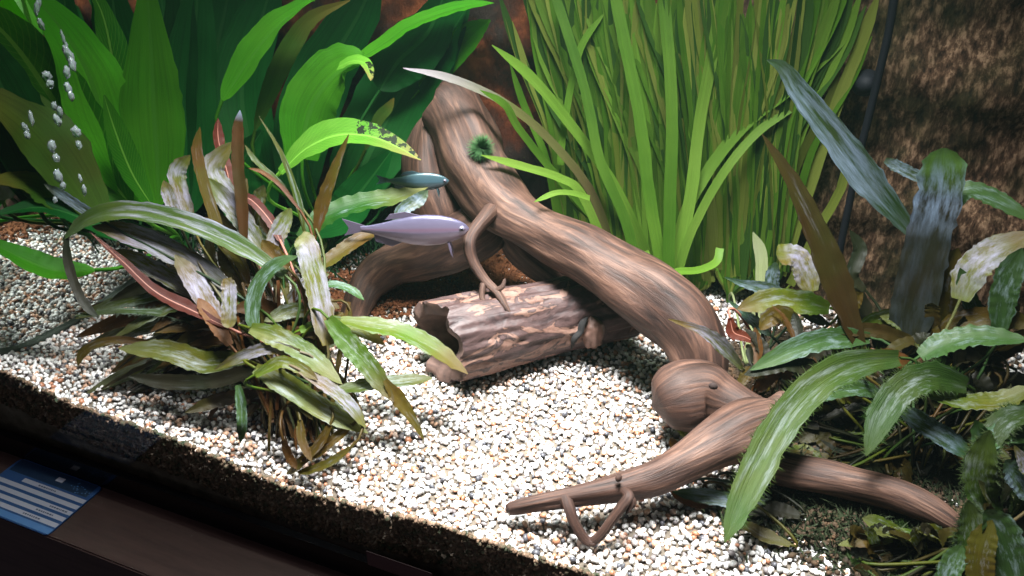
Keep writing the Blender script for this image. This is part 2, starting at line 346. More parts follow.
def make_bed():
    nx, ny = 90, 50
    xs = np.linspace(X_LEFT, X_RIGHT, nx); ys = np.linspace(Y_FRONT + 0.004, Y_BACK, ny)
    v, f = [], []
    for j in range(ny):
        for i in range(nx): v.append((xs[i], ys[j], float(gh(xs[i], ys[j])) - 0.0025))
    for j in range(ny - 1):
        for i in range(nx - 1): a = j * nx + i; f.append((a, a + 1, a + nx + 1, a + nx))
    o0 = len(v)
    for i in range(nx): v.append((xs[i], ys[0], -0.044))
    for i in range(nx - 1): f.append((o0 + i, o0 + i + 1, i + 1, i))
    tag(link('floor', mesh_from(v, f), M['bed']), kind='structure')
make_bed()

def ico(sub):
    bm = bmesh.new(); bmesh.ops.create_icosphere(bm, subdivisions=sub, radius=1)
    v = np.array([p.co[:] for p in bm.verts]); f = np.array([[q.index for q in p.verts] for p in bm.faces]); bm.free()
    return v, f
def scatter_mesh(name, pts, radii, sub, mat, seed, flat=0.75):
    rs = np.random.RandomState(seed); tv, tf = ico(sub); n, k = len(pts), len(tv)
    q = rs.normal(size=(n, 4)); q /= np.linalg.norm(q, axis=1)[:, None]
    w, x, y, z = q.T
    R = np.stack([1 - 2 * (y * y + z * z), 2 * (x * y - z * w), 2 * (x * z + y * w), 2 * (x * y + z * w), 1 - 2 * (x * x + z * z), 2 * (y * z - x * w),
                  2 * (x * z - y * w), 2 * (y * z + x * w), 1 - 2 * (x * x + y * y)], axis=1).reshape(n, 3, 3)
    sc = np.stack([rs.uniform(0.9, 1.45, n), rs.uniform(0.8, 1.1, n), rs.uniform(0.55, 0.95, n)], axis=1) * radii[:, None]
    V = tv[None] * sc[:, None, :] * (1 + rs.uniform(-0.13, 0.13, (n, k, 1)))
    V = np.einsum('nij,nkj->nki', R, V) + pts[:, None, :]
    F = (tf[None] + (np.arange(n) * k)[:, None, None]).reshape(-1, 3)
    me = bpy.data.meshes.new(name); me.vertices.add(n * k); me.vertices.foreach_set('co', V.astype(np.float32).ravel())
    me.loops.add(F.size); me.loops.foreach_set('vertex_index', F.astype(np.int32).ravel())
    me.polygons.add(len(F)); me.polygons.foreach_set('loop_start', np.arange(0, F.size, 3, dtype=np.int32))
    me.update(calc_edges=True); me.validate()
    return link(name, me, mat)

def make_gravel():
    rs = np.random.RandomState(3)
    sp = 0.0037
    xs, ys = np.meshgrid(np.arange(X_LEFT + 0.002, 0.30, sp), np.arange(Y_FRONT + 0.006, Y_BACK - 0.004, sp))
    xs = xs.ravel() + rs.uniform(-0.45, 0.45, xs.size) * sp; ys = ys.ravel() + rs.uniform(-0.45, 0.45, ys.size) * sp
    xs = np.maximum(xs, X_LEFT + 0.003)
    r = rs.uniform(0.0014, 0.0026, xs.size)
    p = np.stack([xs, ys, gh(xs, ys) + rs.uniform(-0.0022, 0.0008, xs.size)], axis=1)
    # grains pressed against the front pane, brown and green, darker than the rest
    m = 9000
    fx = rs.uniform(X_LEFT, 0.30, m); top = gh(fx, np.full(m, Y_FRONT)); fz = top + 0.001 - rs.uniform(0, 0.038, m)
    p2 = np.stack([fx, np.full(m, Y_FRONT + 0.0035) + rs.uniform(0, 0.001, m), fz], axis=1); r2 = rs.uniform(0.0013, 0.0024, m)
    o = scatter_mesh('gravel', p, r, 1, M['gravel'], 5)
    f = scatter_mesh('pane_gravel', p2, r2, 1, M['darker'], 6)
    tag(f, 'dark brown and green gravel pressed against the front glass, along its lower edge', 'gravel', kind='stuff')
    tag(o, 'fine white, grey and tan aquarium gravel covering the tank bottom', 'gravel', kind='stuff')
make_gravel()

# rock-textured back panel, really bulging; ledges run across it
def make_back():
    nx, nz = 300, 130
    xs = np.linspace(X_LEFT, X_RIGHT, nx); zs = np.linspace(-0.02, TOP, nz); v, f = [], []
    for z in zs:
        for x in xs:
            q = Vector((x * 9, 3.1, z * 9))
            d = 0.010 * noise.fractal(q, 1.0, 2.0, 4) + 0.004 * noise.fractal(Vector((x * 60, 7, z * 26)), 0.9, 2.0, 3)
            ledge = 0.5 + 0.5 * math.sin((z + 0.02 * noise.noise(Vector((x * 6, 0, 4)))) * 2 * math.pi / 0.115 + 2.6)
            d += 0.011 * ledge ** 2
            v.append((x, Y_BACK - 0.004 - max(0, d + 0.006), z))
    for j in range(nz - 1):
        for i in range(nx - 1): a = j * nx + i; f.append((a, a + 1, a + nx + 1, a + nx))
    tag(link('wall_back', mesh_from(v, f), M['backwall']), kind='structure')
make_back()
tag(box('wall_left', (X_LEFT - 0.008, Y_FRONT - 0.008, -0.044), (X_LEFT, Y_BACK, TOP), M['side']), kind='structure')
tag(box('wall_front', (X_LEFT - 0.008, Y_FRONT - 0.008, -0.044), (X_RIGHT, Y_FRONT, TOP), M['pane']), kind='structure')
tag(box('trim_1', (X_LEFT - 0.02, Y_FRONT - 0.014, -0.0455), (X_RIGHT, Y_FRONT - 0.0085, -0.026), M['black_trim']), kind='structure')

def hood():  # unseen hood, added to hold the lamps and keep the ledge in shade
    m = plain('shade_hood_black', (0.01, 0.01, 0.012), 0.6)
    e = empty('added_shade_hood', (-0.1, 0.5, TOP), 'unseen black hood added to hold the lamps and shade the cabinet ledge', 'added hood')
    x0, x1, y0, y1, z0, z1 = X_LEFT - 0.01, X_RIGHT + 0.01, Y_FRONT - 0.012, Y_BACK + 0.01, TOP, 0.73
    box('front_panel', (x0, y0, z0), (x1, y0 + 0.004, z1), m, e); box('rear_panel', (x0, y1 - 0.004, z0), (x1, y1, z1), m, e)
    box('side_panel', (x0, y0 + .004, z0), (x0 + 0.004, y1 - .004, z1), m, e); box('side_panel', (x1 - 0.004, y0 + .004, z0), (x1, y1 - .004, z1), m, e)
    box('lid', (x0, y0, z1), (x1, y1, z1 + 0.004), m, e)
hood()
def water():
    m = bpy.data.materials.new('water'); m.use_nodes = True; nt = m.node_tree; nt.nodes.clear()
    o = nt.nodes.new('ShaderNodeOutputMaterial'); v = nt.nodes.new('ShaderNodeVolumePrincipled')
    v.inputs['Color'].default_value = (0.40, 0.80, 0.66, 1); v.inputs['Density'].default_value = WATER_DENSITY; v.inputs['Anisotropy'].default_value = 0.3
    nt.links.new(v.outputs[0], o.inputs['Volume'])
    w = box('water', (X_LEFT + 0.0005, Y_FRONT + 0.0005, -0.04), (X_RIGHT - 0.0005, Y_BACK - 0.0005, TOP - 0.02), m)
    tag(w, 'slightly hazy water filling the aquarium', 'water', kind='stuff')
WATER_DENSITY = 0.022
water()
# ------------------------------------------------------------------ cabinet top, card, sticker
def cabinet():
    m = noise_mat('dark_brown_laminate', [(0.3, (0.055, 0.028, 0.026)), (0.5, (0.08, 0.043, 0.038)), (0.75, (0.11, 0.06, 0.053))], scale=14, rough=0.5, bump=0.1, stretch=(1, 9, 9))
    e = empty('aquarium_cabinet', (-0.1, 0.45, -0.5), 'dark brown wooden cabinet the aquarium stands on', 'cabinet')
    box('worktop', (-0.75, 0.2445, -0.063), (0.45, 0.75, -0.0455), m, e, 0.001)
    box('door', (-0.72, 0.253, -0.48), (-0.155, 0.270, -0.065), m, e, 0.001)
    box('door', (-0.145, 0.253, -0.48), (0.42, 0.270, -0.065), m, e, 0.001)
    box('carcass', (-0.73, 0.271, -0.5), (0.43, 0.74, -0.064), m, e, 0.001)
cabinet()

def flat_rect(name, x0, x1, y0, y1, z, mat, parent, rnd=0.0, th=0.0):
    bm = bmesh.new(); vs = []
    if rnd:
        for cx, cy, a0 in ((x1 - rnd, y1 - rnd, 0), (x0 + rnd, y1 - rnd, 90), (x0 + rnd, y0 + rnd, 180), (x1 - rnd, y0 + rnd, 270)):
            for k in range(7):
                a = math.radians(a0 + k * 15); vs.append(bm.verts.new((cx + rnd * math.cos(a), cy + rnd * math.sin(a), z)))
    else: vs = [bm.verts.new(c) for c in ((x0, y0, z), (x1, y0, z), (x1, y1, z), (x0, y1, z))]
    fc = bm.faces.new(vs)
    if th:
        r = bmesh.ops.extrude_face_region(bm, geom=[fc]); bmesh.ops.translate(bm, verts=[g for g in r['geom'] if isinstance(g, bmesh.types.BMVert)], vec=(0, 0, th))
        bmesh.ops.recalc_face_normals(bm, faces=bm.faces[:])
    me = bpy.data.meshes.new(name); bm.to_mesh(me); bm.free()
    return link(name, me, mat, parent, smooth=False)
def card():
    x1, y0 = -0.4555, 0.2445; W, Hh = 0.0856, 0.051
    e = empty('plastic_card', (x1 - W / 2, y0 + Hh / 2, -0.0454), 'blue and white striped plastic card lying on the cabinet ledge', 'card')
    blue = plain('card_blue', (0.03, 0.10, 0.30), 0.4); white = plain('card_white', (0.62, 0.60, 0.72), 0.45)
    mid = plain('card_light_blue', (0.10, 0.26, 0.60), 0.4); ink = plain('card_ink', (0.12, 0.13, 0.22), 0.6); navy = plain('card_navy', (0.012, 0.035, 0.09), 0.4)
    z = -0.0454
    flat_rect('card_body', x1 - W, x1, y0, y0 + Hh, z, blue, e, 0.004, 0.0009)
    z += 0.00095
    flat_rect('light_band', x1 - W + 0.004, x1 - 0.0006, y0 + 0.001, y0 + 0.006, z, mid, e)
    flat_rect('dark_band', x1 - W + 0.002, x1 - 0.004, y0 + 0.038, y0 + 0.0505, z, navy, e)
    for k in range(5):
        s = flat_rect('white_line', x1 - W + 0.022 * (k == 4), x1 - 0.0008, y0 + 0.0075 + k * 0.0062, y0 + 0.0112 + k * 0.0062, z, white, e)
    for k, (a, b) in enumerate(((0.06, 0.018), (0.045, 0.012), (0.07, 0.005), (0.0, 0.0), (0.055, 0.03))):
        if a: 
            q = x1 - b
            r = random.Random(k)
            while q > x1 - b - 0.016:
                w = r.uniform(0.0008, 0.0022)
                flat_rect('lettering', q - w, q, y0 + 0.0087 + k * 0.0062, y0 + 0.0099 + k * 0.0062, z + 0.0001, ink, e); q -= w + 0.0006
    flat_rect('white_mark', x1 - 0.040, x1 - 0.033, y0 + 0.0425, y0 + 0.0465, z + 0.0001, white, e)
    r = random.Random(2)
    for k in range(22):
        a, rr = r.uniform(0, 6.28), r.uniform(0.002, 0.007)
        cx, cy = x1 - 0.014 + rr * math.cos(a) * 1.4, y0 + 0.0435 + rr * math.sin(a) * 0.7
        flat_rect('dot', cx - 0.0004, cx + 0.0004, cy - 0.0004, cy + 0.0004, z + 0.0001, mid, e)
card()
def sticker():
    Y = Y_FRONT - 0.0145
    a, b = PY(366, 551, Y), PY(432, 572, Y)
    me = mesh_from([(a.x, Y, a.z - 0.013), (b.x, Y, a.z - 0.013), (b.x, Y, a.z), (a.x, Y, a.z), (a.x, Y + 0.0004, a.z - 0.013), (b.x, Y + 0.0004, a.z - 0.013), (b.x, Y + 0.0004, a.z), (a.x, Y + 0.0004, a.z)],
                   [(0, 1, 2, 3), (5, 4, 7, 6), (0, 4, 5, 1), (3, 2, 6, 7)])
    o = link('sticker', me, plain('sticker_brown', (0.10, 0.05, 0.055), 0.6), smooth=False)
    tag(o, 'small dark reddish sticker on the black base trim below the gravel', 'sticker')
sticker()

# (the silicone seam is laid after the tube builder below)
# ------------------------------------------------------------------ sweeps: wood
def tube(name, pts, mat, parent, seg=20, n=None, rough=0.12, seed=0, ends=0.5, jag=0.0, ring_noise=5.0):
    """pts: (px, py, depth, radius_px) -> knotty, round-ended limb with lengthwise UVs"""
    W = []
    for px, py, d, r in pts:
        p = P(px, py, d); d2 = (p - CAM).dot(FWD); W.append((*p, r * d2 / FOC))
    return tube3(name, W, mat, parent, seg, n, rough, seed, ends, ring_noise)
def tube3(name, W, mat, parent, seg=20, n=None, rough=0.12, seed=0, ends=0.5, ring_noise=5.0):
    n = n or max(12, len(W) * 9)
    S = catmull(W, n); C = S[:, :3]; R = np.maximum(S[:, 3], 0.0006)
    T = np.gradient(C, axis=0); T /= np.linalg.norm(T, axis=1)[:, None]
    up = Vector((0.1, 0.2, 1)); verts, faces, uvs = [], [], []
    u = Vector(T[0]).cross(up).normalized(); L = 0
    for i in range(n):
        t = Vector(T[i]); u = (u - t * u.dot(t)).normalized(); w = t.cross(u)
        if i: L += np.linalg.norm(C[i] - C[i - 1])
        cap = 1.0
        k = min(i, n - 1 - i)
        if ends and k < 3: cap = (0.55, 0.84, 0.96)[k]
        for j in range(seg + 1):
            a = 2 * math.pi * (j % seg) / seg
            q = Vector((math.cos(a) * 0.9 + seed * 3.7, math.sin(a) * 0.9, L * 14))
            k1 = 1 + rough * noise.noise(q * 1.6) * 2 + rough * 0.45 * noise.noise(Vector((math.cos(a) * 4 + seed, math.sin(a) * 4, L * ring_noise * 4)))
            rr = R[i] * cap * k1
            verts.append(Vector(C[i]) + u * (math.cos(a) * rr) + w * (math.sin(a) * rr)); uvs.append((j / seg, L * 3.0))
    for i in range(n - 1):
        for j in range(seg):
            a = i * (seg + 1) + j; faces.append((a, a + 1, a + seg + 2, a + seg + 1))
    for i, s in ((0, -1), (n - 1, 1)):
        c = len(verts); verts.append(Vector(C[i]) + Vector(T[i]) * (s * R[i] * 0.25 * (1 if ends else 0))); uvs.append((0.5, 0 if s < 0 else L * 3))
        for j in range(seg):
            a = i * (seg + 1) + j; faces.append((a, c, a + 1) if s > 0 else (a + 1, c, a))
    me = mesh_from(verts, faces, uvs)
    bm = bmesh.new(); bm.from_mesh(me); bmesh.ops.remove_doubles(bm, verts=bm.verts[:], dist=1e-6); bmesh.ops.recalc_face_normals(bm, faces=bm.faces[:]); bm.to_mesh(me); bm.free()
    return link(name, me, mat, parent)

def seam():
    m = plain('silicone_seam', (0.02, 0.03, 0.02), .5)
    pts = [(X_LEFT + .001, y, float(gh(X_LEFT, y)) + .001, .0032) for y in np.linspace(Y_FRONT + .002, Y_BACK - .01, 12)]
    tag(tube3('trim_2', pts, m, None, 10, 60, .25, 3), kind='structure')
    pts = [(X_LEFT + .001, Y_BACK - .015, z, .003) for z in np.linspace(0, TOP, 8)]
    tag(tube3('trim_3', pts, m, None, 10, 30, .1, 3), kind='structure')
seam()

def driftwood():
    base = G(690, 430)
    e = empty('driftwood', base, 'twisted brown driftwood with an arching limb and forked roots, resting over the hollow log', 'driftwood')
    w = M['wood']
    tube('trunk', [(447, 108, .725, 30), (452, 112, .722, 32), (466, 140, .71, 33), (480, 172, .70, 32), (500, 205, .685, 29), (540, 230, .665, 26), (590, 257, .640, 27), (640, 288, .62, 33), (678, 318, .61, 36),
                   (698, 350, .603, 30), (702, 378, .60, 25), (700, 400, .595, 22)], w, e, 28, 90, 0.10, 1)
    tube('knot', [(656, 406, .578, 18), (667, 402, .578, 30), (681, 398, .579, 36), (702, 395, .58, 34), (722, 402, .575, 27), (745, 410, .565, 20), (765, 416, .555, 16)], w, e, 28, 34, 0.07, 2)
    tube('branch', [(768, 402, .55, 14), (782, 412, .545, 21), (770, 424, .54, 27), (745, 432, .535, 28), (715, 446, .528, 24), (685, 462, .522, 20), (650, 478, .515, 16.5), (610, 489, .510, 13), (570, 497, .507, 11),
                    (535, 503, .507, 8.5), (512, 508, .510, 7), (506, 510, .51, 4)], w, e, 22, 90, 0.12, 3)
    tube('branch', [(735, 440, .545, 14), (765, 462, .545, 17), (800, 473, .54, 17), (845, 482, .53, 16.5), (890, 492, .52, 16), (925, 507, .51, 15), (950, 522, .503, 12), (956, 527, .503, 7)], w, e, 20, 70, 0.12, 4)
    tube('root', [(500, 220, .70, 22), (470, 235, .715, 26), (430, 250, .735, 26), (395, 262, .75, 24), (368, 285, .75, 19), (356, 312, .745, 15), (352, 332, .73, 13)], w, e, 20, 60, 0.14, 5)
    tube('root', [(505, 215, .70, 20), (530, 245, .72, 22), (565, 272, .735, 20), (600, 290, .745, 16)], w, e, 18, 40, 0.14, 6)
    tube('root', [(425, 118, .735, 10), (430, 150, .735, 26), (437, 190, .735, 30), (450, 230, .735, 28), (470, 262, .75, 22)], w, e, 18, 40, 0.16, 9)
    tube('knot_hole', [(709, 385, .5455, 2.2), (713, 386, .5455, 3.4), (717, 388, .5465, 1.8)], plain('knot_hole_dark', (0.02, 0.01, 0.008), .9), e, 10, 12, .2, 15)
    tw = tube('twig', [(494, 208, .665, 8), (486, 218, .655, 7.5), (473, 234, .645, 7), (469, 246, .64, 6.5), (473, 262, .64, 6), (485, 280, .64, 5.2), (497, 292, .637, 4), (505, 305, .632, 2.6), (511, 315, .63, 1.2)], w, e, 12, 60, 0.15, 7)
    tube('twig_tip', [(484, 281, .64, 4), (482, 294, .637, 3), (484, 303, .635, 2.8), (489, 306, .635, 1.2)], w, tw, 10, 24, 0.15, 8)
    tube('twig_tip', [(494, 291, .637, 3), (502, 287, .635, 2.6), (505, 279, .635, 1.6)], w, tw, 10, 20, 0.15, 10)
    a = tube('twig', [(564, 494, .505, 6), (569, 508, .500, 6), (575, 524, .498, 5.5), (586, 540, .498, 5), (597, 543, .497, 4)], w, e, 12, 40, 0.15, 11)
    tube('twig', [(622, 489, .50, 4), (629, 497, .493, 6), (622, 507, .492, 5.5), (612, 520, .493, 5), (600, 536, .496, 5), (590, 542, .498, 4)], w, e, 12, 40, 0.15, 12)
    tube('twig', [(629, 497, .493, 4), (633, 503, .492, 4), (626, 514, .492, 1.5)], w, e, 10, 16, 0.15, 13)
    tube('twig', [(617, 481, .50, 3), (619, 477, .50, 3.2), (619, 474, .50, 1.8)], w, e, 8, 12, 0.1, 14)
driftwood()

def hollow_log():
    A = G(438, 342, 0.033); B = G(625, 300, 0.030)
    ax = (B - A).normalized(); Lg = (B - A).length
    e = empty('hollow_log', (A + B) / 2 - Vector((0, 0, 0.033)), 'hollow brown bark log hide lying on the gravel under the driftwood arch', 'log')
    u = ax.cross(Vector((0, 0, 1))).normalized(); w = u.cross(ax)
    n, seg = 90, 96; R0 = 0.0345
    cn = CAM - A; cn = (cn - ax * cn.dot(ax)).normalized()
    def ring(s, inner):
        out = []
        for j in range(seg):
            a = 2 * math.pi * j / seg
            R = R0 * (1 + 0.04 * math.sin(s * 7 + 1) - 0.06 * s)
            # bark ridges run along the log
            rid = noise.fractal(Vector((math.cos(a) * 4.2, math.sin(a) * 4.2, s * 1.6)), 0.8, 2.1, 5)
            rid2 = abs(noise.noise(Vector((math.cos(a) * 6, math.sin(a) * 6, s * 2.2 + 9))))
            r = R * (1 + 0.06 * rid - 0.08 * max(0, 0.16 - rid2) / 0.16)
            if inner: r = R * 0.70 * (1 + 0.06 * noise.noise(Vector((math.cos(a) * 2, math.sin(a) * 2, s * 5))))
            # slanted, ragged mouth
            x = s * Lg
            if s < 0.25: x += (0.25 - s) / 0.25 * (0.010 * noise.noise(Vector((math.cos(a) * 2.4, math.sin(a) * 2.4, 5))) + 0.004 * noise.noise(Vector((a * 3, 1, 2))) - 0.006 * math.sin(a))
            tc_ = (u * math.cos(a) + w * math.sin(a)).dot(cn); x += 0.012 * tc_ * max(0, 1 - s / 0.7)
            out.append(A + ax * x + u * (math.cos(a) * r) + w * (math.sin(a) * r * 0.97))
        return out
    v, f, uv = [], [], []
    for i in range(n):
        s = i / (n - 1); rg = ring(s, False)
        for j in range(seg + 1): v.append(rg[j % seg]); uv.append((j / seg, s))
    for i in range(n - 1):
        for j in range(seg): a = i * (seg + 1) + j; f.append((a, a + 1, a + seg + 2, a + seg + 1))
    # rims
    me = mesh_from(v, f, uv)
    bm = bmesh.new(); bm.from_mesh(me); bmesh.ops.remove_doubles(bm, verts=bm.verts[:], dist=1e-6)
    bmesh.ops.recalc_face_normals(bm, faces=bm.faces[:]); bm.to_mesh(me); bm.free()
    link('bark', me, M['bark'], e)
    v, f, uv = [], [], []
    rims = [(ring(0, False), 0)] + [(ring(i / 39, True), i / 39) for i in range(40)] + [(ring(1, False), 1)]
    for rg, s in rims:
        for j in range(seg + 1): v.append(rg[j % seg]); uv.append((j / seg, s))
    for i in range(len(rims) - 1):
        for j in range(seg): a = i * (seg + 1) + j; f.append((a + 1, a, a + seg + 1, a + seg + 2))
    o = link('inner_wall', mesh_from(v, f, uv), M['log_inside'], e)
    # knot with a dark split beside it
    def on_log(px, py, k):
        d0 = ray(px, py); t = .45
        while t < .9:
            q = CAM + d0 * t; h = q - A; h -= ax * h.dot(ax)
            if h.length < R0 * .96: break
            t += .0005
        return A + ax * (q - A).dot(ax) + h.normalized() * R0 * k
    K = on_log(593, 334, .90)
    bm = bmesh.new(); bmesh.ops.create_icosphere(bm, subdivisions=4, radius=1)
    nrm = (K - A - ax * ((K - A).dot(ax))).normalized(); t2 = nrm.cross(ax)
    for q in bm.verts:
        c = q.co; k = 1 + 0.16 * noise.noise(c * 2.2) + 0.07 * noise.noise(c * 7)
        q.co = K + (ax * c.x * 0.0095 + t2 * c.y * 0.0145 + nrm * c.z * 0.0105) * k
    me = bpy.data.meshes.new('knot'); bm.to_mesh(me); bm.free(); link('knot', me, M['bark'], e)
    dk = plain('log_crack', (0.006, 0.005, 0.005), 0.9)
    pts = []
    for px, py in ((587, 317), (582, 323), (580, 331), (574, 338), (571, 348)):
        g = on_log(px, py, .985)
        pts.append((*g, 0.0026))
    pts[0] = (*pts[0][:3], 0.0007); pts[-1] = (*pts[-1][:3], 0.0008)
    tag(tube3('split', pts, dk, e, 8, 24, 0.3, 3))
hollow_log()

# ------------------------------------------------------------------ leaves
def blade_verts(S, width_fn, roll, fold, wave, nacross, seed, wavef=9.0):
    """S: (n,4) centreline + half width scale (world); returns verts, faces, uvs"""
    n = len(S); C = S[:, :3]
    T = np.gradient(C, axis=0); T /= (np.linalg.norm(T, axis=1)[:, None] + 1e-9)
    v, f, uv = [], [], []
    r0 = random.Random(seed); ph = r0.uniform(0, 6)
    for i in range(n):
        t = Vector(T[i]); c = Vector(C[i]); view = (CAM - c).normalized()
        side = t.cross(view + Vector((0, 0, 0.62)))
        side = side.normalized() if side.length > 1e-4 else RGT
        s = i / (n - 1)
        rl = roll if not isinstance(roll, tuple) else roll[0] * (1 - s) + roll[1] * s
        side = Matrix.Rotation(math.radians(rl), 3, t) @ side
        nrm = side.cross(t).normalized()
        hw = width_fn(s) * S[i, 3]
        for k in range(nacross + 1):
            a = 2 * k / nacross - 1
            edge = abs(a)
            wv = wave * hw * math.sin(s * wavef * 2 * math.pi + ph + (0 if a > 0 else 1.7)) * edge ** 2
            rag = 1 + RAG * (0.16 * noise.noise(Vector((s * 14, a * 2 + seed, 1))) + 0.14 * noise.noise(Vector((s * 45, a * 3 + seed, 7)))) * edge
            v.append(c + side * (a * hw * rag) + nrm * (-fold * hw * (1 - edge) + wv))
            uv.append(((a + 1) / 2, s))
    for i in range(n - 1):
        for k in range(nacross): q = i * (nacross + 1) + k; f.append((q, q + 1, q + nacross + 2, q + nacross + 1))
    return v, f, uv

def w_sword(s):   # lance shape on a stalk
    return 0.10 if s < 0.02 else max(0.08, math.sin(math.pi * min(1, 0.02 + s * 0.98) ** 0.85) ** 0.75)
def w_strap(s):   # cryptocoryne: quickly wide, long parallel middle, pointed tip
    return max(0.04, min(1.0, 0.5 + s * 2.2) * (1 if s < 0.66 else (max(0.0, 1 - ((s - 0.66) / 0.34) ** 1.8)) ** .8))
def w_blunt(s):
    return min(1.0, 0.5 + s * 3.0) * (1 if s < 0.85 else max(0.1, math.sqrt(max(0, 1 - ((s - 0.85) / 0.15) ** 2))))
def w_lance(s):
    return max(0.03, min(1.0, 0.35 + s * 2.2) * (1 - max(0, s - 0.35) / 0.65) ** 0.7)
def w_ribbon(s):
    return 1.0 if s < 0.8 else max(0.08, 1 - ((s - 0.8) / 0.2) ** 1.6 * 0.92)
def w_full(s): return 1.0

LEAF_N = [0]
BULK = None
def flush_bulk(parent):
    global BULK
    mats = sorted({b[3] for b in BULK}); V, F, U, MI = [], [], [], []
    for v, f, uv, mat in BULK:
        o = len(V); V += v; U += uv; F += [tuple(i + o for i in q) for q in f]; MI += [mats.index(mat)] * len(f)
    me = mesh_from(V, F, U)
    for m in mats: me.materials.append(M[m])
    me.polygons.foreach_set('material_index', MI); BULK = None
    tag(link('foliage', me, None, parent), kind='stuff')
RAG = 0.5
def leaf(parent, pts, wpx, mat, d0, d1=None, shape=w_strap, roll=0, fold=0.25, wave=0.05, base=None, stalk=0.0011, name='leaf',
         n=22, across=6, label=None, stalk_mat=None, wavef=9.0, fringe=0):
    """pts in sight-line coordinates from the blade's foot to its tip; depth runs from d0 to d1; base: 3-D point of the crown"""
    d1 = d1 if d1 is not None else d0; LEAF_N[0] += 1; seed = LEAF_N[0]
    L = [0.0]
    for a, b in zip(pts, pts[1:]): L.append(L[-1] + math.hypot(b[0] - a[0], b[1] - a[1]))
    W = []
    for (p, l) in zip(pts, L):
        s = l / L[-1]; d = p[2] if len(p) > 2 else d0 + (d1 - d0) * s
        q = P(p[0], p[1], d); W.append((*q, wpx / 2 * (q - CAM).dot(FWD) / FOC))
    S = catmull(W, n)
    v, f, uv = blade_verts(S, shape, roll, fold, wave, across, seed, wavef)
    if fringe or mat == 'crypt_fuzzy':   # algae threads along both edges
        rf = random.Random(seed); nn = n; o0 = len(v)
        for q in range(fringe or 380):
            i = rf.randrange(2, nn - 1); k = rf.choice((0, across)); a = v[i * (across + 1) + k]; b_ = v[(i + 1 if i + 1 < nn else i) * (across + 1) + k]
            p = a.lerp(b_, rf.random()); outw = (a - v[i * (across + 1) + across // 2]).normalized()
            dr = (outw + Vector((rf.gauss(0, .5), rf.gauss(0, .5), rf.gauss(-.1, .5)))).normalized(); sd = dr.cross(FWD).normalized() * .00022; Lh = rf.uniform(.001, .0052)
            o = len(v); v += [p - sd, p + sd, p + dr * Lh]; uv += [(0.1, .5)] * 3; f.append((o, o + 1, o + 2))
    if base is not None:     # stalk, part of the leaf
        t0 = Vector(S[1][:3]) - Vector(S[0][:3]); t0.normalize(); p1 = Vector(S[0][:3]); b = Vector(base)
        dist = (p1 - b).length; c1 = b + Vector((0, 0, dist * 0.45)); c2 = p1 - t0 * dist * 0.35; m = 12; o = len(v)
        c2.z = max(c2.z, 0.004)
        pr = None
        for i in range(m):
            t = i / (m - 1); c = b * (1 - t) ** 3 + c1 * 3 * t * (1 - t) ** 2 + c2 * 3 * t * t * (1 - t) + p1 * t ** 3
            tn = ((c1 - b) * (1 - t) ** 2 + (c2 - c1) * 2 * t * (1 - t) + (p1 - c2) * t * t + Vector((1e-6, 0, 1e-6))).normalized()
            x = tn.cross(Vector((0.3, 1, 0.1))).normalized(); y = tn.cross(x)
            for k in range(5):
                a = 2 * math.pi * k / 5; v.append(c + (x * math.cos(a) + y * math.sin(a)) * stalk); uv.append((0.5, 0.02))
        for i in range(m - 1):
            for k in range(5): f.append((o + i * 5 + k, o + i * 5 + (k + 1) % 5, o + (i + 1) * 5 + (k + 1) % 5, o + (i + 1) * 5 + k))
    if BULK is not None:
        BULK.append((v, f, uv, mat)); return
    o = link(name, mesh_from(v, f, uv), M[mat], parent)
    if label: o['label'] = label
    return o

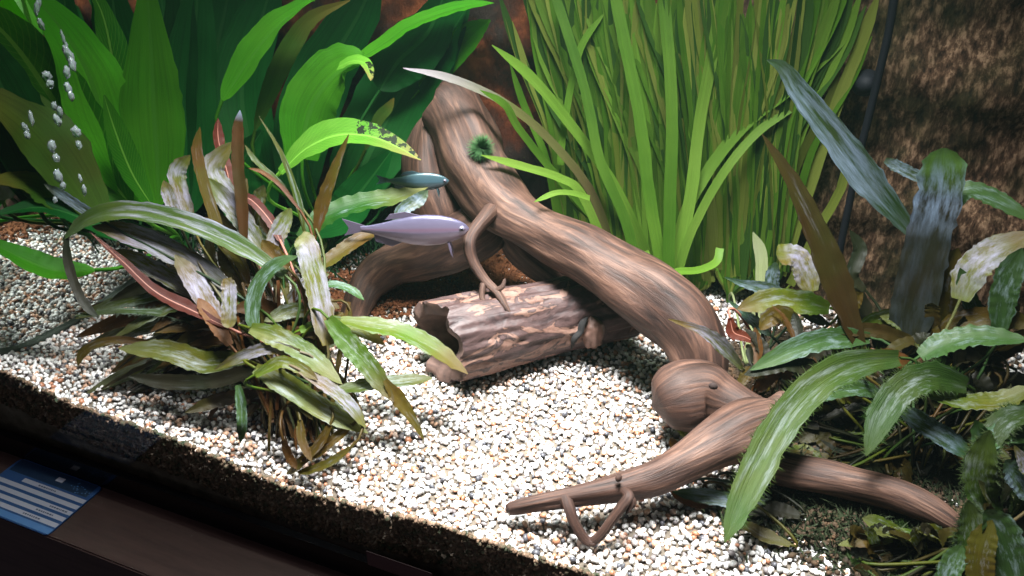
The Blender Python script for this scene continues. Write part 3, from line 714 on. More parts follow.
# ---- sword plants (upper left)
def swords():
    b = G(168, 262); b.x = max(b.x, X_LEFT + 0.03); b.y = min(b.y, Y_BACK - 0.04)
    e = empty('sword_plant', b, 'large sword plant with broad bright green leaves behind the air bubbles', 'aquatic plant')
    K = dict(shape=w_sword, base=b, stalk=0.0018, n=26, across=8)
    leaf(e, [(150, 205), (124, 165), (103, 115), (88, 70), (60, 25), (15, -25)], 66, 'sword_bright', .72, .60, roll=12, fold=.15, wave=.06, wavef=4, **K)
    leaf(e, [(130, 205), (85, 150), (45, 90), (10, 40), (-40, -10)], 74, 'sword', .70, .62, roll=-20, wave=.05, wavef=3, **K)
    leaf(e, [(105, 225), (72, 170), (38, 125), (-5, 95), (-50, 85)], 62, 'sword_olive', .67, .60, roll=15, wave=.05, wavef=3, **K)
    leaf(e, [(158, 205), (156, 160), (152, 105), (150, 50), (146, -30)], 60, 'sword_bright', .72, .64, roll=-8, fold=.2, wave=.04, wavef=3, shape=w_sword, base=b, stalk=.0018, n=26, across=8)
    leaf(e, [(150, 200), (132, 150), (119, 105), (115, 60), (103, 10), (80, -25)], 38, 'sword', .72, .66, roll=38, wave=.12, wavef=4, **K)
    leaf(e, [(152, 205), (132, 170), (116, 130), (104, 95)], 26, 'sword', .70, .64, roll=20, **K)
    leaf(e, [(90, 215), (55, 195), (25, 182), (-20, 180)], 40, 'sword_olive', .67, .62, roll=25, **K)
    leaf(e, [(120, 240), (80, 215), (40, 205), (-10, 215)], 30, 'sword_dark', .67, .62, roll=30, **K)
    leaf(e, [(95, 270), (55, 268), (20, 255), (-20, 236)], 30, 'sword_bright', .64, .60, roll=20, **K)
    leaf(e, [(190, 215), (192, 160), (190, 90), (196, 20), (200, -40)], 52, 'sword_dark', .80, .74, roll=10, wave=.08, wavef=4, **K)
    leaf(e, [(185, 210), (176, 150), (178, 80), (180, 0), (170, -40)], 40, 'sword_dark', .80, .74, roll=-15, wave=.08, wavef=4, **K)
    leaf(e, [(100, 190), (92, 120), (70, 60), (62, -30)], 50, 'sword_dark', .72, .68, roll=-5, **K)
    leaf(e, [(60, 215), (30, 150), (0, 80), (-30, 20)], 60, 'sword_dark', .72, .68, roll=10, **K)
    leaf(e, [(170, 200), (150, 120), (120, 40), (110, -30)], 56, 'sword_dark', .76, .70, roll=10, **K)
    b2 = G(330, 262); b2.y = min(b2.y, Y_BACK - 0.05)
    e = empty('sword_plant', b2, 'sword plant whose leaves bend over above the fish, one with black spots', 'aquatic plant')
    K = dict(shape=w_sword, base=b2, stalk=0.0016, n=26, across=8)
    leaf(e, [(222, 100), (245, 60), (270, 27), (302, 3), (345, -14)], 42, 'sword_bright', .70, .66, roll=(-20, -50), wave=.05, wavef=4, **K)
    leaf(e, [(255, 130), (272, 85), (290, 48), (312, 18), (350, 0)], 20, 'sword_olive', .74, .72, roll=15, **K)
    leaf(e, [(330, 75), (380, 44), (405, 26), (435, 13), (465, 5), (494, 3)], 22, 'sword_bright', .74, .70, roll=-30, shape=w_strap, base=b2, stalk=.0016, n=26, across=8)
    leaf(e, [(302, 160), (304, 130), (312, 100), (328, 75), (345, 62), (358, 62)], 56, 'sword_bright', .72, .68, roll=(10, -25), fold=.3, wave=.03, shape=lambda s: min(1, .55 + s * 1.5) if s < .7 else 1 - (s - .7) / .3 * .45, base=b2, stalk=.0016, n=26, across=8)
    leaf(e, [(338, 66), (352, 60), (364, 62), (369, 70), (371, 81)], 26, 'sword_spot', .68, .655, roll=-30, fold=.1, wave=.02, shape=lambda s: max(.03, min(1, .5 + s * 2) * (1 - s) ** .6), name='leaf_tip', n=16)
    leaf(e, [(280, 172), (305, 146), (335, 132), (370, 134), (400, 147), (421, 160)], 40, 'sword_spot', .66, .63, roll=(-25, -10), fold=.25, wave=.03, shape=lambda s: max(.03, min(1, .25 + s * 2.6) * (1 - max(0, s - .4) / .6) ** .8), base=b2, stalk=.0016, n=28, across=10, label='green leaf with black spots near its pointed tip')
    leaf(e, [(345, 215), (365, 160), (400, 90), (440, 30), (470, -30)], 78, 'sword_dark', .80, .76, roll=5, **K)
    leaf(e, [(380, 210), (400, 150), (425, 90), (445, 40), (465, 10)], 50, 'sword_dark', .82, .80, roll=-10, **K)
    leaf(e, [(300, 215), (300, 150), (320, 80), (360, 10), (380, -40)], 60, 'sword_dark', .82, .78, roll=10, **K)
    leaf(e, [(270, 215), (250, 150), (240, 80), (262, 10), (280, -40)], 60, 'sword_dark', .82, .78, roll=-10, **K)
    leaf(e, [(250, 220), (220, 150), (212, 80), (225, 10), (235, -40)], 54, 'sword_dark', .83, .80, roll=10, **K)
    leaf(e, [(365, 150), (378, 120), (388, 108), (394, 98)], 12, 'sword_olive', .76, .75, roll=10, **K)
    leaf(e, [(420, 90), (445, 60), (470, 35), (490, 20)], 30, 'sword_bright', .80, .78, roll=20, **K)
    leaf(e, [(300, 232), (340, 215), (365, 185), (392, 150)], 40, 'sword_dark', .78, .74, roll=10, **K)
    leaf(e, [(290, 260), (250, 215), (240, 170), (262, 130)], 46, 'sword_dark', .78, .74, roll=10, **K)
    leaf(e, [(380, 90), (400, 60), (430, 30), (450, -20)], 56, 'sword_dark', .76, .72, roll=25, **K)
swords()

# ---- vallisneria (upper middle)
def vallis():
    r = random.Random(21)
    crowns = [  # crown, fan of tops, label
        ((585, 262), (498, 600), 20, 'vallisneria with ribbon leaves trailing toward the sword plant, leftmost of the grassy clump'),
        ((630, 275), (515, 640), 26, 'vallisneria standing behind the middle of the driftwood arch'),
        ((665, 290), (560, 680), 30, 'bright vallisneria with the densest tuft, behind the bend of the driftwood'),
        ((700, 285), (620, 735), 30, 'vallisneria with a long leaf arching right toward the bluish plant leaf'),
        ((735, 280), (680, 800), 28, 'vallisneria with a yellowish white broken leaf at its foot'),
        ((765, 272), (740, 872), 30, 'olive vallisneria beside the rocky back wall, rightmost of the grassy clump'),
    ]
    E = []
    for (cx, cy), (t0, t1), n, lab in crowns:
        b = G(cx, cy); b.y = min(b.y, Y_BACK - 0.05)
        e = empty('vallisneria', b, lab, 'aquatic plant'); E.append((e, b))
        for k in range(n):
            u = (k + r.uniform(-.4, .4)) / (n - 1); u = min(1, max(0, u)); tx = t0 + (t1 - t0) * u
            ty = r.uniform(-60, 20) if r.random() < .8 else r.uniform(20, 90)
            bx, by = cx + r.uniform(-14, 14) + (tx - cx) * .10, cy - r.uniform(0, 16)
            mx, my = bx + (tx - bx) * r.uniform(.28, .42), by + (ty - by) * .52
            d0 = (b - CAM).dot(FWD) - .01; dl = r.uniform(-.07, .03)
            col = r.choice(['val', 'val', 'val', 'val_bright', 'val_dark', 'val_olive'] if cx < 720 else ['val', 'val_olive', 'val_olive', 'val_dark', 'val_bright'])
            if cx == 665: col = r.choice(['val', 'val_bright', 'val_bright'])
            leaf(e, [(bx, by), (bx + (mx - bx) * .45, by + (my - by) * .5), (mx, my), (tx + (mx - tx) * .4, ty + (my - ty) * .45), (tx, ty)], r.uniform(8, 16), col, d0, d0 + dl,
                 shape=w_ribbon, roll=r.uniform(-35, 35), fold=.12, wave=.03, n=20, across=3, base=b, stalk=.002)
    K = dict(shape=w_ribbon, fold=.15, wave=.02, n=26, across=4)
    (a, ba), (b_, bb), (c, bc), (d, bd), (f, bf), (g, bg) = E
    leaf(b_, [(650, 262), (615, 187), (575, 130), (532, 78), (492, 45)], 11, 'val_bright', .76, .66, base=bb, **K)
    leaf(a, [(612, 250), (590, 190), (545, 135), (500, 100), (450, 78), (403, 68)], 9, 'val_brown', .74, .64, base=ba, label='ribbon leaf browned with a pale grey tip', **K)
    leaf(a, [(610, 260), (582, 195), (560, 178), (522, 166), (481, 155)], 9, 'val_bright', .72, .66, base=ba, **K)
    leaf(a, [(600, 225), (560, 180), (520, 130), (505, 105), (480, 90)], 8, 'val', .74, .66, base=ba, **K)
    leaf(d, [(672, 285), (685, 215), (712, 165), (745, 125), (795, 85), (850, 38)], 12, 'val_bright', .72, .66, base=bd, **K)
    leaf(d, [(675, 285), (690, 235), (722, 175), (760, 130), (800, 106)], 9, 'val_bright', .71, .66, base=bd, **K)
    leaf(f, [(748, 362), (755, 330), (761, 290), (761, 255), (753, 232)], 12, 'val_pale', .70, .70, base=bf, label='yellowish white leaf', **K)
    leaf(c, [(720, 248), (716, 262), (698, 270), (676, 272), (657, 284)], 8, 'val_bright', .66, .63, **K)
    leaf(c, [(655, 275), (645, 262), (648, 250)], 9, 'val_bright', .68, .68, base=bc, **K)
    leaf(b_, [(590, 198), (572, 193), (555, 193), (534, 202)], 6, 'val_bright', .66, .64, **K)
    leaf(b_, [(560, 165), (565, 120), (580, 50), (605, 12)], 7, 'val_bright', .72, .68, base=bb, **K)
    leaf(g, [(780, 275), (805, 200), (835, 110), (862, 40), (880, -10)], 12, 'val_olive', .74, .70, base=bg, **K)
    leaf(g, [(790, 285), (815, 235), (840, 190), (850, 150)], 9, 'val_olive', .74, .72, base=bg, **K)
    leaf(c, [(665, 285), (650, 200), (640, 120), (620, 20), (612, -20)], 12, 'val', .71, .66, base=bc, **K)
    leaf(c, [(668, 285), (670, 200), (672, 110), (665, 10), (660, -20)], 12, 'val', .70, .65, base=bc, **K)
    leaf(c, [(672, 285), (690, 200), (700, 120), (715, 40), (722, -20)], 12, 'val_bright', .71, .66, base=bc, **K)
    leaf(b_, [(640, 280), (625, 220), (600, 160), (585, 90), (560, 10), (552, -10)], 10, 'val', .71, .67, base=bb, **K)
vallis()

# ---- cryptocoryne bushes
def crypt_left():
    global RAG
    RAG = 1.0
    r = random.Random(5)
    b0 = G(296, 430)
    e = empty('cryptocoryne', b0, 'bushy brown and green cryptocoryne with long straplike leaves, on the gravel before the hollow log', 'aquatic plant')
    def B(): 
        q = b0 + Vector((r.uniform(-.03, .03), r.uniform(-.012, .045), -0.004)); return q
    def lf(pts, w, mat, d0, d1=None, **k):
        k.setdefault('base', B()); k.setdefault('n', 40); w *= .88; leaf(e, pts, w, 'crypt_' + mat, d0, d1, **k)
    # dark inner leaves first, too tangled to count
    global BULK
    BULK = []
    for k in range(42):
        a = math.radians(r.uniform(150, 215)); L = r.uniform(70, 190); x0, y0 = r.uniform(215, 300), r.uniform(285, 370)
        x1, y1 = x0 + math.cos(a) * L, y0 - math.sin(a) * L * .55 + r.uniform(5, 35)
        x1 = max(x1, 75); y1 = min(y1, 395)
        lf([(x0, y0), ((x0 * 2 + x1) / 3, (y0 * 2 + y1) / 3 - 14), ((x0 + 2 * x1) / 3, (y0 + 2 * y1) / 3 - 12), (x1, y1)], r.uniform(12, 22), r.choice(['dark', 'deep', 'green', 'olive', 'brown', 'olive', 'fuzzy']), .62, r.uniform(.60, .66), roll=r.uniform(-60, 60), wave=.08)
    for k in range(14):
        x0, y0 = r.uniform(225, 310), r.uniform(250, 320); x1, y1 = x0 + r.uniform(-60, 40), y0 - r.uniform(30, 90)
        lf([(x0, y0), ((x0 + x1) / 2 + r.uniform(-8, 8), (y0 + y1) / 2), (x1, y1)], r.uniform(10, 18), r.choice(['deep', 'olive', 'brown', 'green']), .63, r.uniform(.62, .68), roll=r.uniform(-50, 50), wave=.08)
    for k in range(40):
        x0, y0 = r.uniform(235, 335), r.uniform(300, 400); a = math.radians(r.uniform(-60, 240)); L_ = r.uniform(35, 95)
        x1, y1 = x0 + math.cos(a) * L_, y0 - math.sin(a) * L_ * .6 + 10
        y1 = min(y1, 420)
        lf([(x0, y0), ((x0 + x1) / 2, (y0 + y1) / 2 - 8), (x1, y1)], r.uniform(11, 18), r.choice(['olive', 'olive', 'green', 'brown', 'pale', 'deep']), .60, r.uniform(.57, .62), roll=r.uniform(-40, 40), wave=.08)
    flush_bulk(e)
    # the named ones, traced one by one
    lf([(285, 275), (245, 248), (205, 228), (160, 214), (120, 210), (88, 218), (62, 240)], 24, 'arch', .575, .60, roll=(0, 0), shape=w_strap, wave=.04, fold=.3)
    lf([(66, 235), (68, 262), (77, 290), (88, 308), (99, 318)], 10, 'dark', .60, .60, base=None)
    lf([(238, 300), (205, 272), (165, 248), (125, 232), (92, 226)], 26, 'pale', .59, .60, roll=(-25, 0), fold=.3)
    lf([(225, 326), (190, 308), (155, 290), (122, 260), (90, 232)], 17, 'red', .575, .575, roll=10, shape=w_lance, label='dark red pointed leaf', fold=.4)
    lf([(105, 222), (82, 208), (62, 195), (44, 184)], 11, 'blue', .60, .60, roll=-20)
    lf([(226, 250), (214, 215), (203, 180), (197, 150), (200, 127)], 13, 'olive', .60, .59, shape=w_strap, roll=15)
    lf([(244, 250), (242, 205), (238, 165), (238, 130), (240, 110)], 14, 'brown_tip', .595, .585, roll=-10, label='brown upright leaf with a pale tip')
    lf([(232, 190), (226, 165), (219, 140), (218, 118)], 13, 'red', .64, .64, roll=20)
    lf([(192, 225), (182, 198), (177, 172), (190, 155)], 20, 'pale', .61, .61, roll=20)
    lf([(180, 225), (170, 200), (164, 180)], 14, 'pale', .60, .60, roll=-10)
    lf([(255, 240), (235, 205), (213, 170), (232, 142)], 26, 'pale', .605, .61, roll=15, fold=.2)
    lf([(262, 250), (238, 215), (208, 178)], 22, 'pale', .60, .60, roll=-15)
    lf([(222, 335), (208, 305), (192, 278), (175, 255)], 24, 'pale', .58, .59, roll=10)
    lf([(230, 345), (212, 318), (198, 298)], 17, 'orange', .57, .58, roll=10)
    lf([(205, 300), (170, 278), (140, 262), (112, 250)], 20, 'pale', .60, .61, roll=-25)
    lf([(248, 285), (240, 262), (215, 240)], 14, 'olive', .59, .60, roll=-35)
    lf([(250, 305), (232, 300), (212, 292), (190, 275)], 14, 'bright', .585, .60, roll=-20)
    lf([(227, 278), (229, 290), (229, 310), (228, 328)], 17, 'pale', .56, .555, roll=10, base=None, shape=w_blunt)
    lf([(258, 340), (252, 312), (258, 285), (276, 264), (298, 256)], 17, 'teal', .565, .57, roll=(20, -10), fold=.2)
    lf([(328, 345), (322, 312), (314, 275), (306, 245), (297, 238)], 26, 'pale', .57, .575, roll=5, shape=w_blunt, fold=.15)
    lf([(340, 320), (375, 325), (405, 332), (438, 350), (468, 374)], 25, 'bright', .575, .575, roll=(-25, -15), shape=w_strap, wave=.05, label='bright green leaf reaching toward the log mouth')
    lf([(250, 328), (280, 338), (310, 356), (342, 384)], 25, 'green', .56, .55, roll=(10, -15), wave=.06)
    lf([(328, 318), (350, 345), (370, 368), (394, 402)], 24, 'bright', .565, .56, roll=10, wave=.07)
    lf([(335, 390), (370, 384), (405, 380), (433, 378)], 19, 'green', .565, .57, roll=-20)
    lf([(385, 380), (398, 398), (412, 418), (424, 440)], 17, 'olive', .56, .565, roll=10, shape=w_lance, base=None)
    lf([(255, 368), (285, 384), (325, 410), (368, 433)], 25, 'green', .545, .55, roll=(10, -10), wave=.06)
    lf([(300, 370), (330, 388), (350, 405), (366, 428)], 16, 'pale', .54, .545, roll=-10)
    lf([(300, 330), (330, 322), (362, 330), (385, 345)], 16, 'bright', .58, .59, roll=10)
    lf([(255, 375), (280, 362), (300, 368), (318, 380)], 14, 'bright', .54, .54, roll=10)
    lf([(330, 425), (318, 445), (296, 466), (286, 474)], 12, 'olive', .545, .545, roll=10)
    lf([(352, 425), (335, 438), (318, 452), (300, 462)], 11, 'olive', .55, .545, roll=-10)
    lf([(350, 448), (330, 462), (310, 470), (297, 472)], 10, 'olive', .54, .54, roll=0)
    lf([(300, 420), (302, 440), (312, 462)], 10, 'olive', .545, .54, roll=0)
    lf([(283, 440), (290, 458), (300, 470)], 9, 'brown', .54, .54, roll=0)
    lf([(238, 385), (241, 405), (242, 425), (240, 443)], 12, 'teal', .555, .55, roll=10, base=None)
    lf([(150, 342), (118, 340), (96, 344), (82, 354), (78, 366)], 10, 'olive', .60, .60, roll=-10)
    lf([(245, 358), (205, 362), (165, 350), (118, 348)], 26, 'green', .575, .59, roll=(-20, 10), wave=.06)
    lf([(262, 368), (215, 380), (170, 382), (128, 376)], 18, 'dark', .57, .585, roll=-15)
    lf([(300, 352), (270, 348), (245, 355), (214, 370)], 14, 'pale', .555, .56, roll=-25)
    lf([(300, 238), (325, 215), (360, 202), (395, 196), (428, 187)], 30, 'deepgreen', .64, .66, roll=(-15, -30), shape=w_strap, wave=.08)
    lf([(318, 268), (335, 255), (360, 238), (388, 225)], 20, 'olive', .62, .64, roll=-20)
    lf([(395, 222), (405, 208), (418, 200), (428, 190)], 16, 'blue', .64, .65, roll=10, base=None)
    lf([(318, 285), (335, 284), (352, 290), (364, 300)], 13, 'teal', .60, .60, roll=-30)
    lf([(276, 268), (274, 245), (282, 225), (291, 208)], 20, 'pale', .60, .60, roll=10)
    lf([(305, 235), (298, 200), (282, 155), (259, 116)], 9, 'green', .62, .60, roll=15, shape=w_lance)
    lf([(316, 235), (322, 205), (336, 165), (349, 134)], 16, 'olive', .62, .60, roll=10, shape=w_lance)
    lf([(280, 240), (270, 220), (252, 200), (238, 195)], 12, 'red', .60, .61, roll=0)
    lf([(300, 210), (280, 185), (262, 172), (248, 168)], 5, 'orange', .61, .61, roll=0)
    lf([(300, 205), (275, 178), (255, 160), (245, 145)], 6, 'green', .62, .61, roll=0)
    lf([(250, 245), (252, 222), (258, 200), (264, 185)], 17, 'green', .62, .61, roll=20)
    lf([(288, 268), (276, 258), (262, 240)], 20, 'olive', .59, .59, roll=-20)
    for k in range(30):     # bare brown stalks in the middle of the bush
        x0, y0 = r.uniform(265, 335), r.uniform(395, 455); x1, y1 = x0 + r.uniform(-45, 30), r.uniform(275, 330)
        lf([(x0, y0), ((x0 + x1) / 2 + r.uniform(-8, 8), (y0 + y1) / 2), (x1, y1)], r.uniform(2.5, 4.5), r.choice(['brown', 'orange', 'olive']), .58, r.uniform(.57, .62), roll=r.uniform(-40, 40), shape=w_full, base=None, name='stalk', n=8, across=3)
crypt_left()

def crypt_right():
    r = random.Random(11)
    b0 = G(905, 450)
    e = empty('cryptocoryne', b0, 'large cryptocoryne with bluish and green drooping leaves beside the rocky wall, hanging over the driftwood', 'aquatic plant')
    def mk(e, b0, sx=.025):
        def lf(pts, w, mat, d0, d1=None, **k):
            k.setdefault('n', 40); k.setdefault('base', b0 + Vector((r.uniform(-sx, sx), r.uniform(-sx, sx), -.004)))
            leaf(e, pts, w, 'crypt_' + mat, d0, d1, **k)
        return lf
    lf = mk(e, b0)
    lf([(918, 240), (890, 205), (862, 172), (830, 130), (800, 92), (783, 68), (767, 60)], 34, 'blue', .60, .56, roll=(5, -15), shape=w_lance, fold=.2, label='long bluish leaf with a curled pale tip')
    lf([(862, 352), (842, 295), (818, 235), (792, 180), (762, 134)], 32, 'deep', .58, .56, roll=10, shape=w_lance, fold=.3)
    lf([(905, 350), (915, 300), (928, 240), (940, 190), (944, 148)], 42, 'broad', .585, .55, roll=-5, shape=w_blunt, fold=.2, wave=.05, label='broad dark leaf with a blunt green tip')
    lf([(885, 160), (905, 170), (935, 185)], 12, 'blue', .60, .59, roll=10, base=None)
    lf([(945, 215), (965, 190), (995, 198), (1035, 222)], 24, 'teal', .57, .55, roll=-20, base=None)
    lf([(960, 300), (972, 270), (995, 250), (1035, 232)], 32, 'pale', .56, .55, roll=-10)
    lf([(1000, 330), (1003, 300), (1010, 275), (1022, 248)], 26, 'teal', .55, .54, roll=10)
    lf([(955, 345), (945, 310), (945, 280), (958, 248)], 30, 'olive', .59, .57, roll=10)
    lf([(985, 330), (970, 300), (960, 268)], 18, 'teal', .57, .56, roll=10)
    lf([(900, 358), (860, 363), (825, 378), (790, 412), (760, 462), (738, 510), (725, 542)], 32, 'fuzzy', .545, .478, roll=(-25, 5), shape=w_strap, wave=.06, n=30, label='long drooping green leaf hanging in front of the driftwood')
    lf([(968, 386), (935, 376), (905, 386), (882, 415), (866, 456)], 30, 'fuzzy', .53, .50, roll=(-20, 10), wave=.05)
    lf([(870, 338), (835, 338), (800, 346), (750, 370)], 22, 'teal', .58, .57, roll=(-25, -10))
    lf([(920, 356), (945, 342), (980, 335), (1030, 340)], 28, 'teal', .55, .53, roll=-20, wave=.08)
    lf([(935, 335), (965, 322), (1000, 318), (1035, 325)], 24, 'olive', .57, .55, roll=20)
    lf([(900, 408), (925, 425), (950, 440), (972, 458)], 24, 'blue', .54, .53, roll=-10)
    lf([(930, 395), (965, 400), (1000, 400), (1035, 385)], 28, 'green', .53, .52, roll=-30)
    lf([(1035, 410), (1005, 420), (985, 450), (975, 490)], 24, 'fuzzy', .50, .49, roll=10)
    lf([(1035, 440), (1010, 430), (985, 440), (975, 420)], 22, 'teal', .50, .49, roll=0)
    lf([(880, 352), (900, 360), (915, 368), (935, 352)], 16, 'orange', .56, .56, roll=0, shape=w_blunt)
    lf([(880, 395), (860, 388), (830, 392), (812, 402)], 16, 'teal', .57, .56, roll=-20)
    lf([(865, 290), (852, 275), (860, 250), (850, 230)], 14, 'dark', .60, .60, roll=10)
    lf([(872, 335), (858, 300), (838, 270), (820, 250)], 20, 'dark', .62, .62, roll=10)
    global BULK
    BULK = []
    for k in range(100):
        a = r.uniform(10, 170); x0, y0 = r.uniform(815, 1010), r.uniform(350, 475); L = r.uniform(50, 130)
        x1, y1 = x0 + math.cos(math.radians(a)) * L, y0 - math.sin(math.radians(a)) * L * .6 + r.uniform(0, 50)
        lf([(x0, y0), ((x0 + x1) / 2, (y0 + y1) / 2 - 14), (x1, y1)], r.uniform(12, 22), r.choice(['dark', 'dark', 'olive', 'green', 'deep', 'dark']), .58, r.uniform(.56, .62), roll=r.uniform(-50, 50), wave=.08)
    flush_bulk(e)
    # small one behind the driftwood
    b1 = G(765, 372)
    e = empty('cryptocoryne', b1, 'small cryptocoryne with short leaves growing right behind the driftwood knot', 'aquatic plant')
    lf = mk(e, b1, .012)
    lf([(830, 308), (800, 302), (770, 300), (737, 309)], 24, 'bright', .61, .61, roll=(-20, -10))
    lf([(790, 294), (765, 288), (745, 284), (724, 277)], 13, 'blue', .63, .63, roll=-20, shape=w_lance)
    lf([(770, 335), (750, 318), (728, 300)], 13, 'blue', .62, .62, roll=0, shape=w_lance)
    lf([(742, 368), (722, 345), (700, 330), (668, 319)], 16, 'pale', .58, .535, roll=-10, shape=w_lance)
    lf([(812, 292), (805, 270), (795, 256), (776, 254)], 26, 'pale', .64, .64, roll=10, shape=w_blunt)
    lf([(775, 300), (772, 280), (776, 262)], 14, 'blue', .66, .66, roll=10)
    lf([(730, 318), (734, 332), (748, 338), (765, 350)], 14, 'red', .61, .61, roll=10, shape=w_lance)
    lf([(758, 390), (770, 375), (782, 370), (790, 382)], 16, 'orange', .58, .58, roll=10)
    lf([(740, 385), (750, 372), (765, 378)], 12, 'olive', .58, .58, roll=10)
    lf([(800, 330), (785, 315), (770, 318), (760, 330)], 18, 'olive', .61, .60, roll=-20)
    lf([(770, 300), (790, 300), (812, 316), (830, 325)], 12, 'dark', .62, .62, roll=10)
    for k in range(16):
        x0, y0 = r.uniform(750, 830), r.uniform(330, 400); x1, y1 = x0 + r.uniform(-45, 45), y0 - r.uniform(-5, 45)
        lf([(x0, y0), ((x0 + x1) / 2, (y0 + y1) / 2 - 8), (x1, y1)], r.uniform(8, 14), r.choice(['dark', 'dark', 'olive', 'brown', 'brown']), .59, .60, roll=r.uniform(-50, 50), shape=w_lance)
    # low one under the forked branch
    b2 = G(700, 478)
    e = empty('cryptocoryne', b2, 'low brownish cryptocoryne shoot lying under the driftwood branch', 'aquatic plant')
    lf = mk(e, b2, .01)
    lf([(790, 545), (765, 535), (745, 525), (722, 520)], 16, 'olive', .512, .515, roll=10, shape=w_lance)
    lf([(765, 500), (735, 500), (705, 496), (672, 492)], 16, 'blue', .525, .53, roll=0)
    lf([(725, 500), (700, 503), (680, 498), (668, 488)], 12, 'orange', .535, .54, roll=0, shape=w_lance)
    lf([(690, 440), (683, 432), (676, 425), (669, 421)], 9, 'bright', .57, .57, roll=0, shape=w_lance)
    lf([(680, 460), (676, 448), (670, 438)], 10, 'brown', .575, .575, roll=0)
    lf([(800, 515), (770, 508), (740, 512)], 16, 'dark', .52, .525, roll=10)
    # algae-covered one in the corner
    b3 = G(985, 560)
    e = empty('cryptocoryne', b3, 'dark cryptocoryne overgrown with green algae, below the end of the driftwood root', 'aquatic plant')
    lf = mk(e, b3, .02)
    lf([(1000, 520), (985, 500), (980, 470), (990, 430)], 30, 'fuzzy', .49, .475, roll=0)
    lf([(955, 590), (968, 560), (972, 530), (968, 500)], 26, 'fuzzy', .47, .47, roll=10)
    lf([(940, 600), (950, 570), (962, 545)], 22, 'teal', .465, .465, roll=10)
    lf([(985, 600), (980, 570), (982, 545), (992, 520)], 26, 'olive', .46, .46, roll=0)
    lf([(1020, 600), (1010, 560), (1000, 530), (985, 510)], 34, 'teal', .46, .46, roll=-10)
    lf([(1035, 500), (1020, 480), (1005, 460)], 24, 'blue', .48, .48, roll=0)
    lf([(1035, 480), (1024, 462), (1014, 445)], 16, 'pale', .475, .475, roll=0, shape=w_lance)
    lf([(925, 560), (905, 540), (880, 525), (862, 518)], 18, 'green', .50, .50, roll=0)
    lf([(900, 575), (880, 555), (868, 540), (850, 545)], 18, 'olive', .49, .49, roll=0)
    lf([(935, 545), (905, 535), (870, 540), (838, 545)], 16, 'green', .495, .495, roll=20)
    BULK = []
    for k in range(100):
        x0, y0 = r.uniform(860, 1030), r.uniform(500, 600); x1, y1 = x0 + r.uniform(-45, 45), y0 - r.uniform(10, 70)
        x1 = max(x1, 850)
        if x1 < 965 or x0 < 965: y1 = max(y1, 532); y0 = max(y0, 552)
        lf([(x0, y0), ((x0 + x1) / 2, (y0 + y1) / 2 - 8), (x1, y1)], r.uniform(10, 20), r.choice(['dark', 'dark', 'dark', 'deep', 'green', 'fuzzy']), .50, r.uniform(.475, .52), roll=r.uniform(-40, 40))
    flush_bulk(e)
crypt_right()

# ------------------------------------------------------------------ algae threads, mulm, moss
def strands(name, centres, n, ln, wd, mat, seed, up=1.0):
    r = random.Random(seed); v, f = [], []
    for k in range(n):
        c, sx, sy = r.choice(centres)
        x, y = c.x + r.gauss(0, sx), c.y + r.gauss(0, sy); x = max(x, X_LEFT + .02); y = min(max(y, Y_FRONT + .012), Y_BACK - .03)
        p = Vector((x, y, float(gh(x, y)) - .001 + c.z)); d = Vector((r.gauss(0, 1), r.gauss(0, 1), abs(r.gauss(up, .5)))).normalized()
        s = d.cross(Vector((r.random() - .5, r.random() - .5, .2))).normalized() * wd; L = ln * r.uniform(.4, 1.2)
        bend = Vector((r.gauss(0, .3), r.gauss(0, .3), -.2)) * L
        o = len(v)
        v += [p - s, p + s, p + d * L * .5 + s, p + d * L * .5 - s, p + d * L + bend * .6]
        f += [(o, o + 1, o + 2, o + 3), (o + 3, o + 2, o + 4)]
    return link(name, mesh_from(v, f), mat)
moss_green = noise_mat('moss_green', [(0.3, (0.01, 0.02, 0.005)), (0.6, (0.018, 0.026, 0.008)), (0.8, (0.06, 0.045, 0.018))], scale=60)
o = strands('needle_plants', [(Vector((-.50, .62, 0)), .04, .03), (Vector((-.55, .64, 0)), .03, .03), (Vector((-.45, .66, 0)), .04, .015)], 4200, .045, .0009, noise_mat('needle_green', [(0.3, (0.005, 0.03, 0.01)), (0.7, (0.015, 0.07, 0.02))], scale=60), 40, 2.0)
tag(o, 'fine dark green needle-leaved plants in the corner under the sword plant', 'aquatic plants', kind='stuff')
o = strands('moss', [(G(960, 560), .05, .02), (G(900, 520), .04, .02), (G(960, 480), .05, .03), (G(880, 450), .05, .03), (G(820, 420), .04, .02), (G(850, 530), .03, .015)], 9000, .016, .0007, moss_green, 4)
tag(o, 'dark tangled moss and algae carpeting the bottom around the large right plants', 'moss', kind='stuff')
rs = np.random.RandomState(9)
def flakes(name, centres, n, rad, mat, label, cat, seed):
    rs = np.random.RandomState(seed); pts = []
    for k in range(n):
        c, sx, sy = centres[rs.randint(len(centres))]
        x = c.x + rs.normal() * sx; y = min(max(c.y + rs.normal() * sy, Y_FRONT + .01), Y_BACK - .035)
        if x < -.49: continue
        pts.append((x, y, float(gh(x, y)) + rs.uniform(.0005, .0035)))
    o = scatter_mesh(name, np.array(pts), rs.uniform(rad * .5, rad * 1.3, len(pts)), 1, mat, seed)
    tag(o, label, cat, kind='stuff')
flakes('dark_mulm', [(G(930, 480), .05, .04), (G(870, 430), .05, .035), (G(850, 370), .05, .03), (G(780, 360), .02, .03), (G(960, 420), .05, .04), (G(930, 380), .06, .05), (G(980, 560), .05, .025), (G(800, 400), .03, .02), (G(900, 540), .035, .015)], 13000, .0022, M['mulm'], 'dark brown mulm covering the gravel beneath the large right plants', 'mulm', 14)
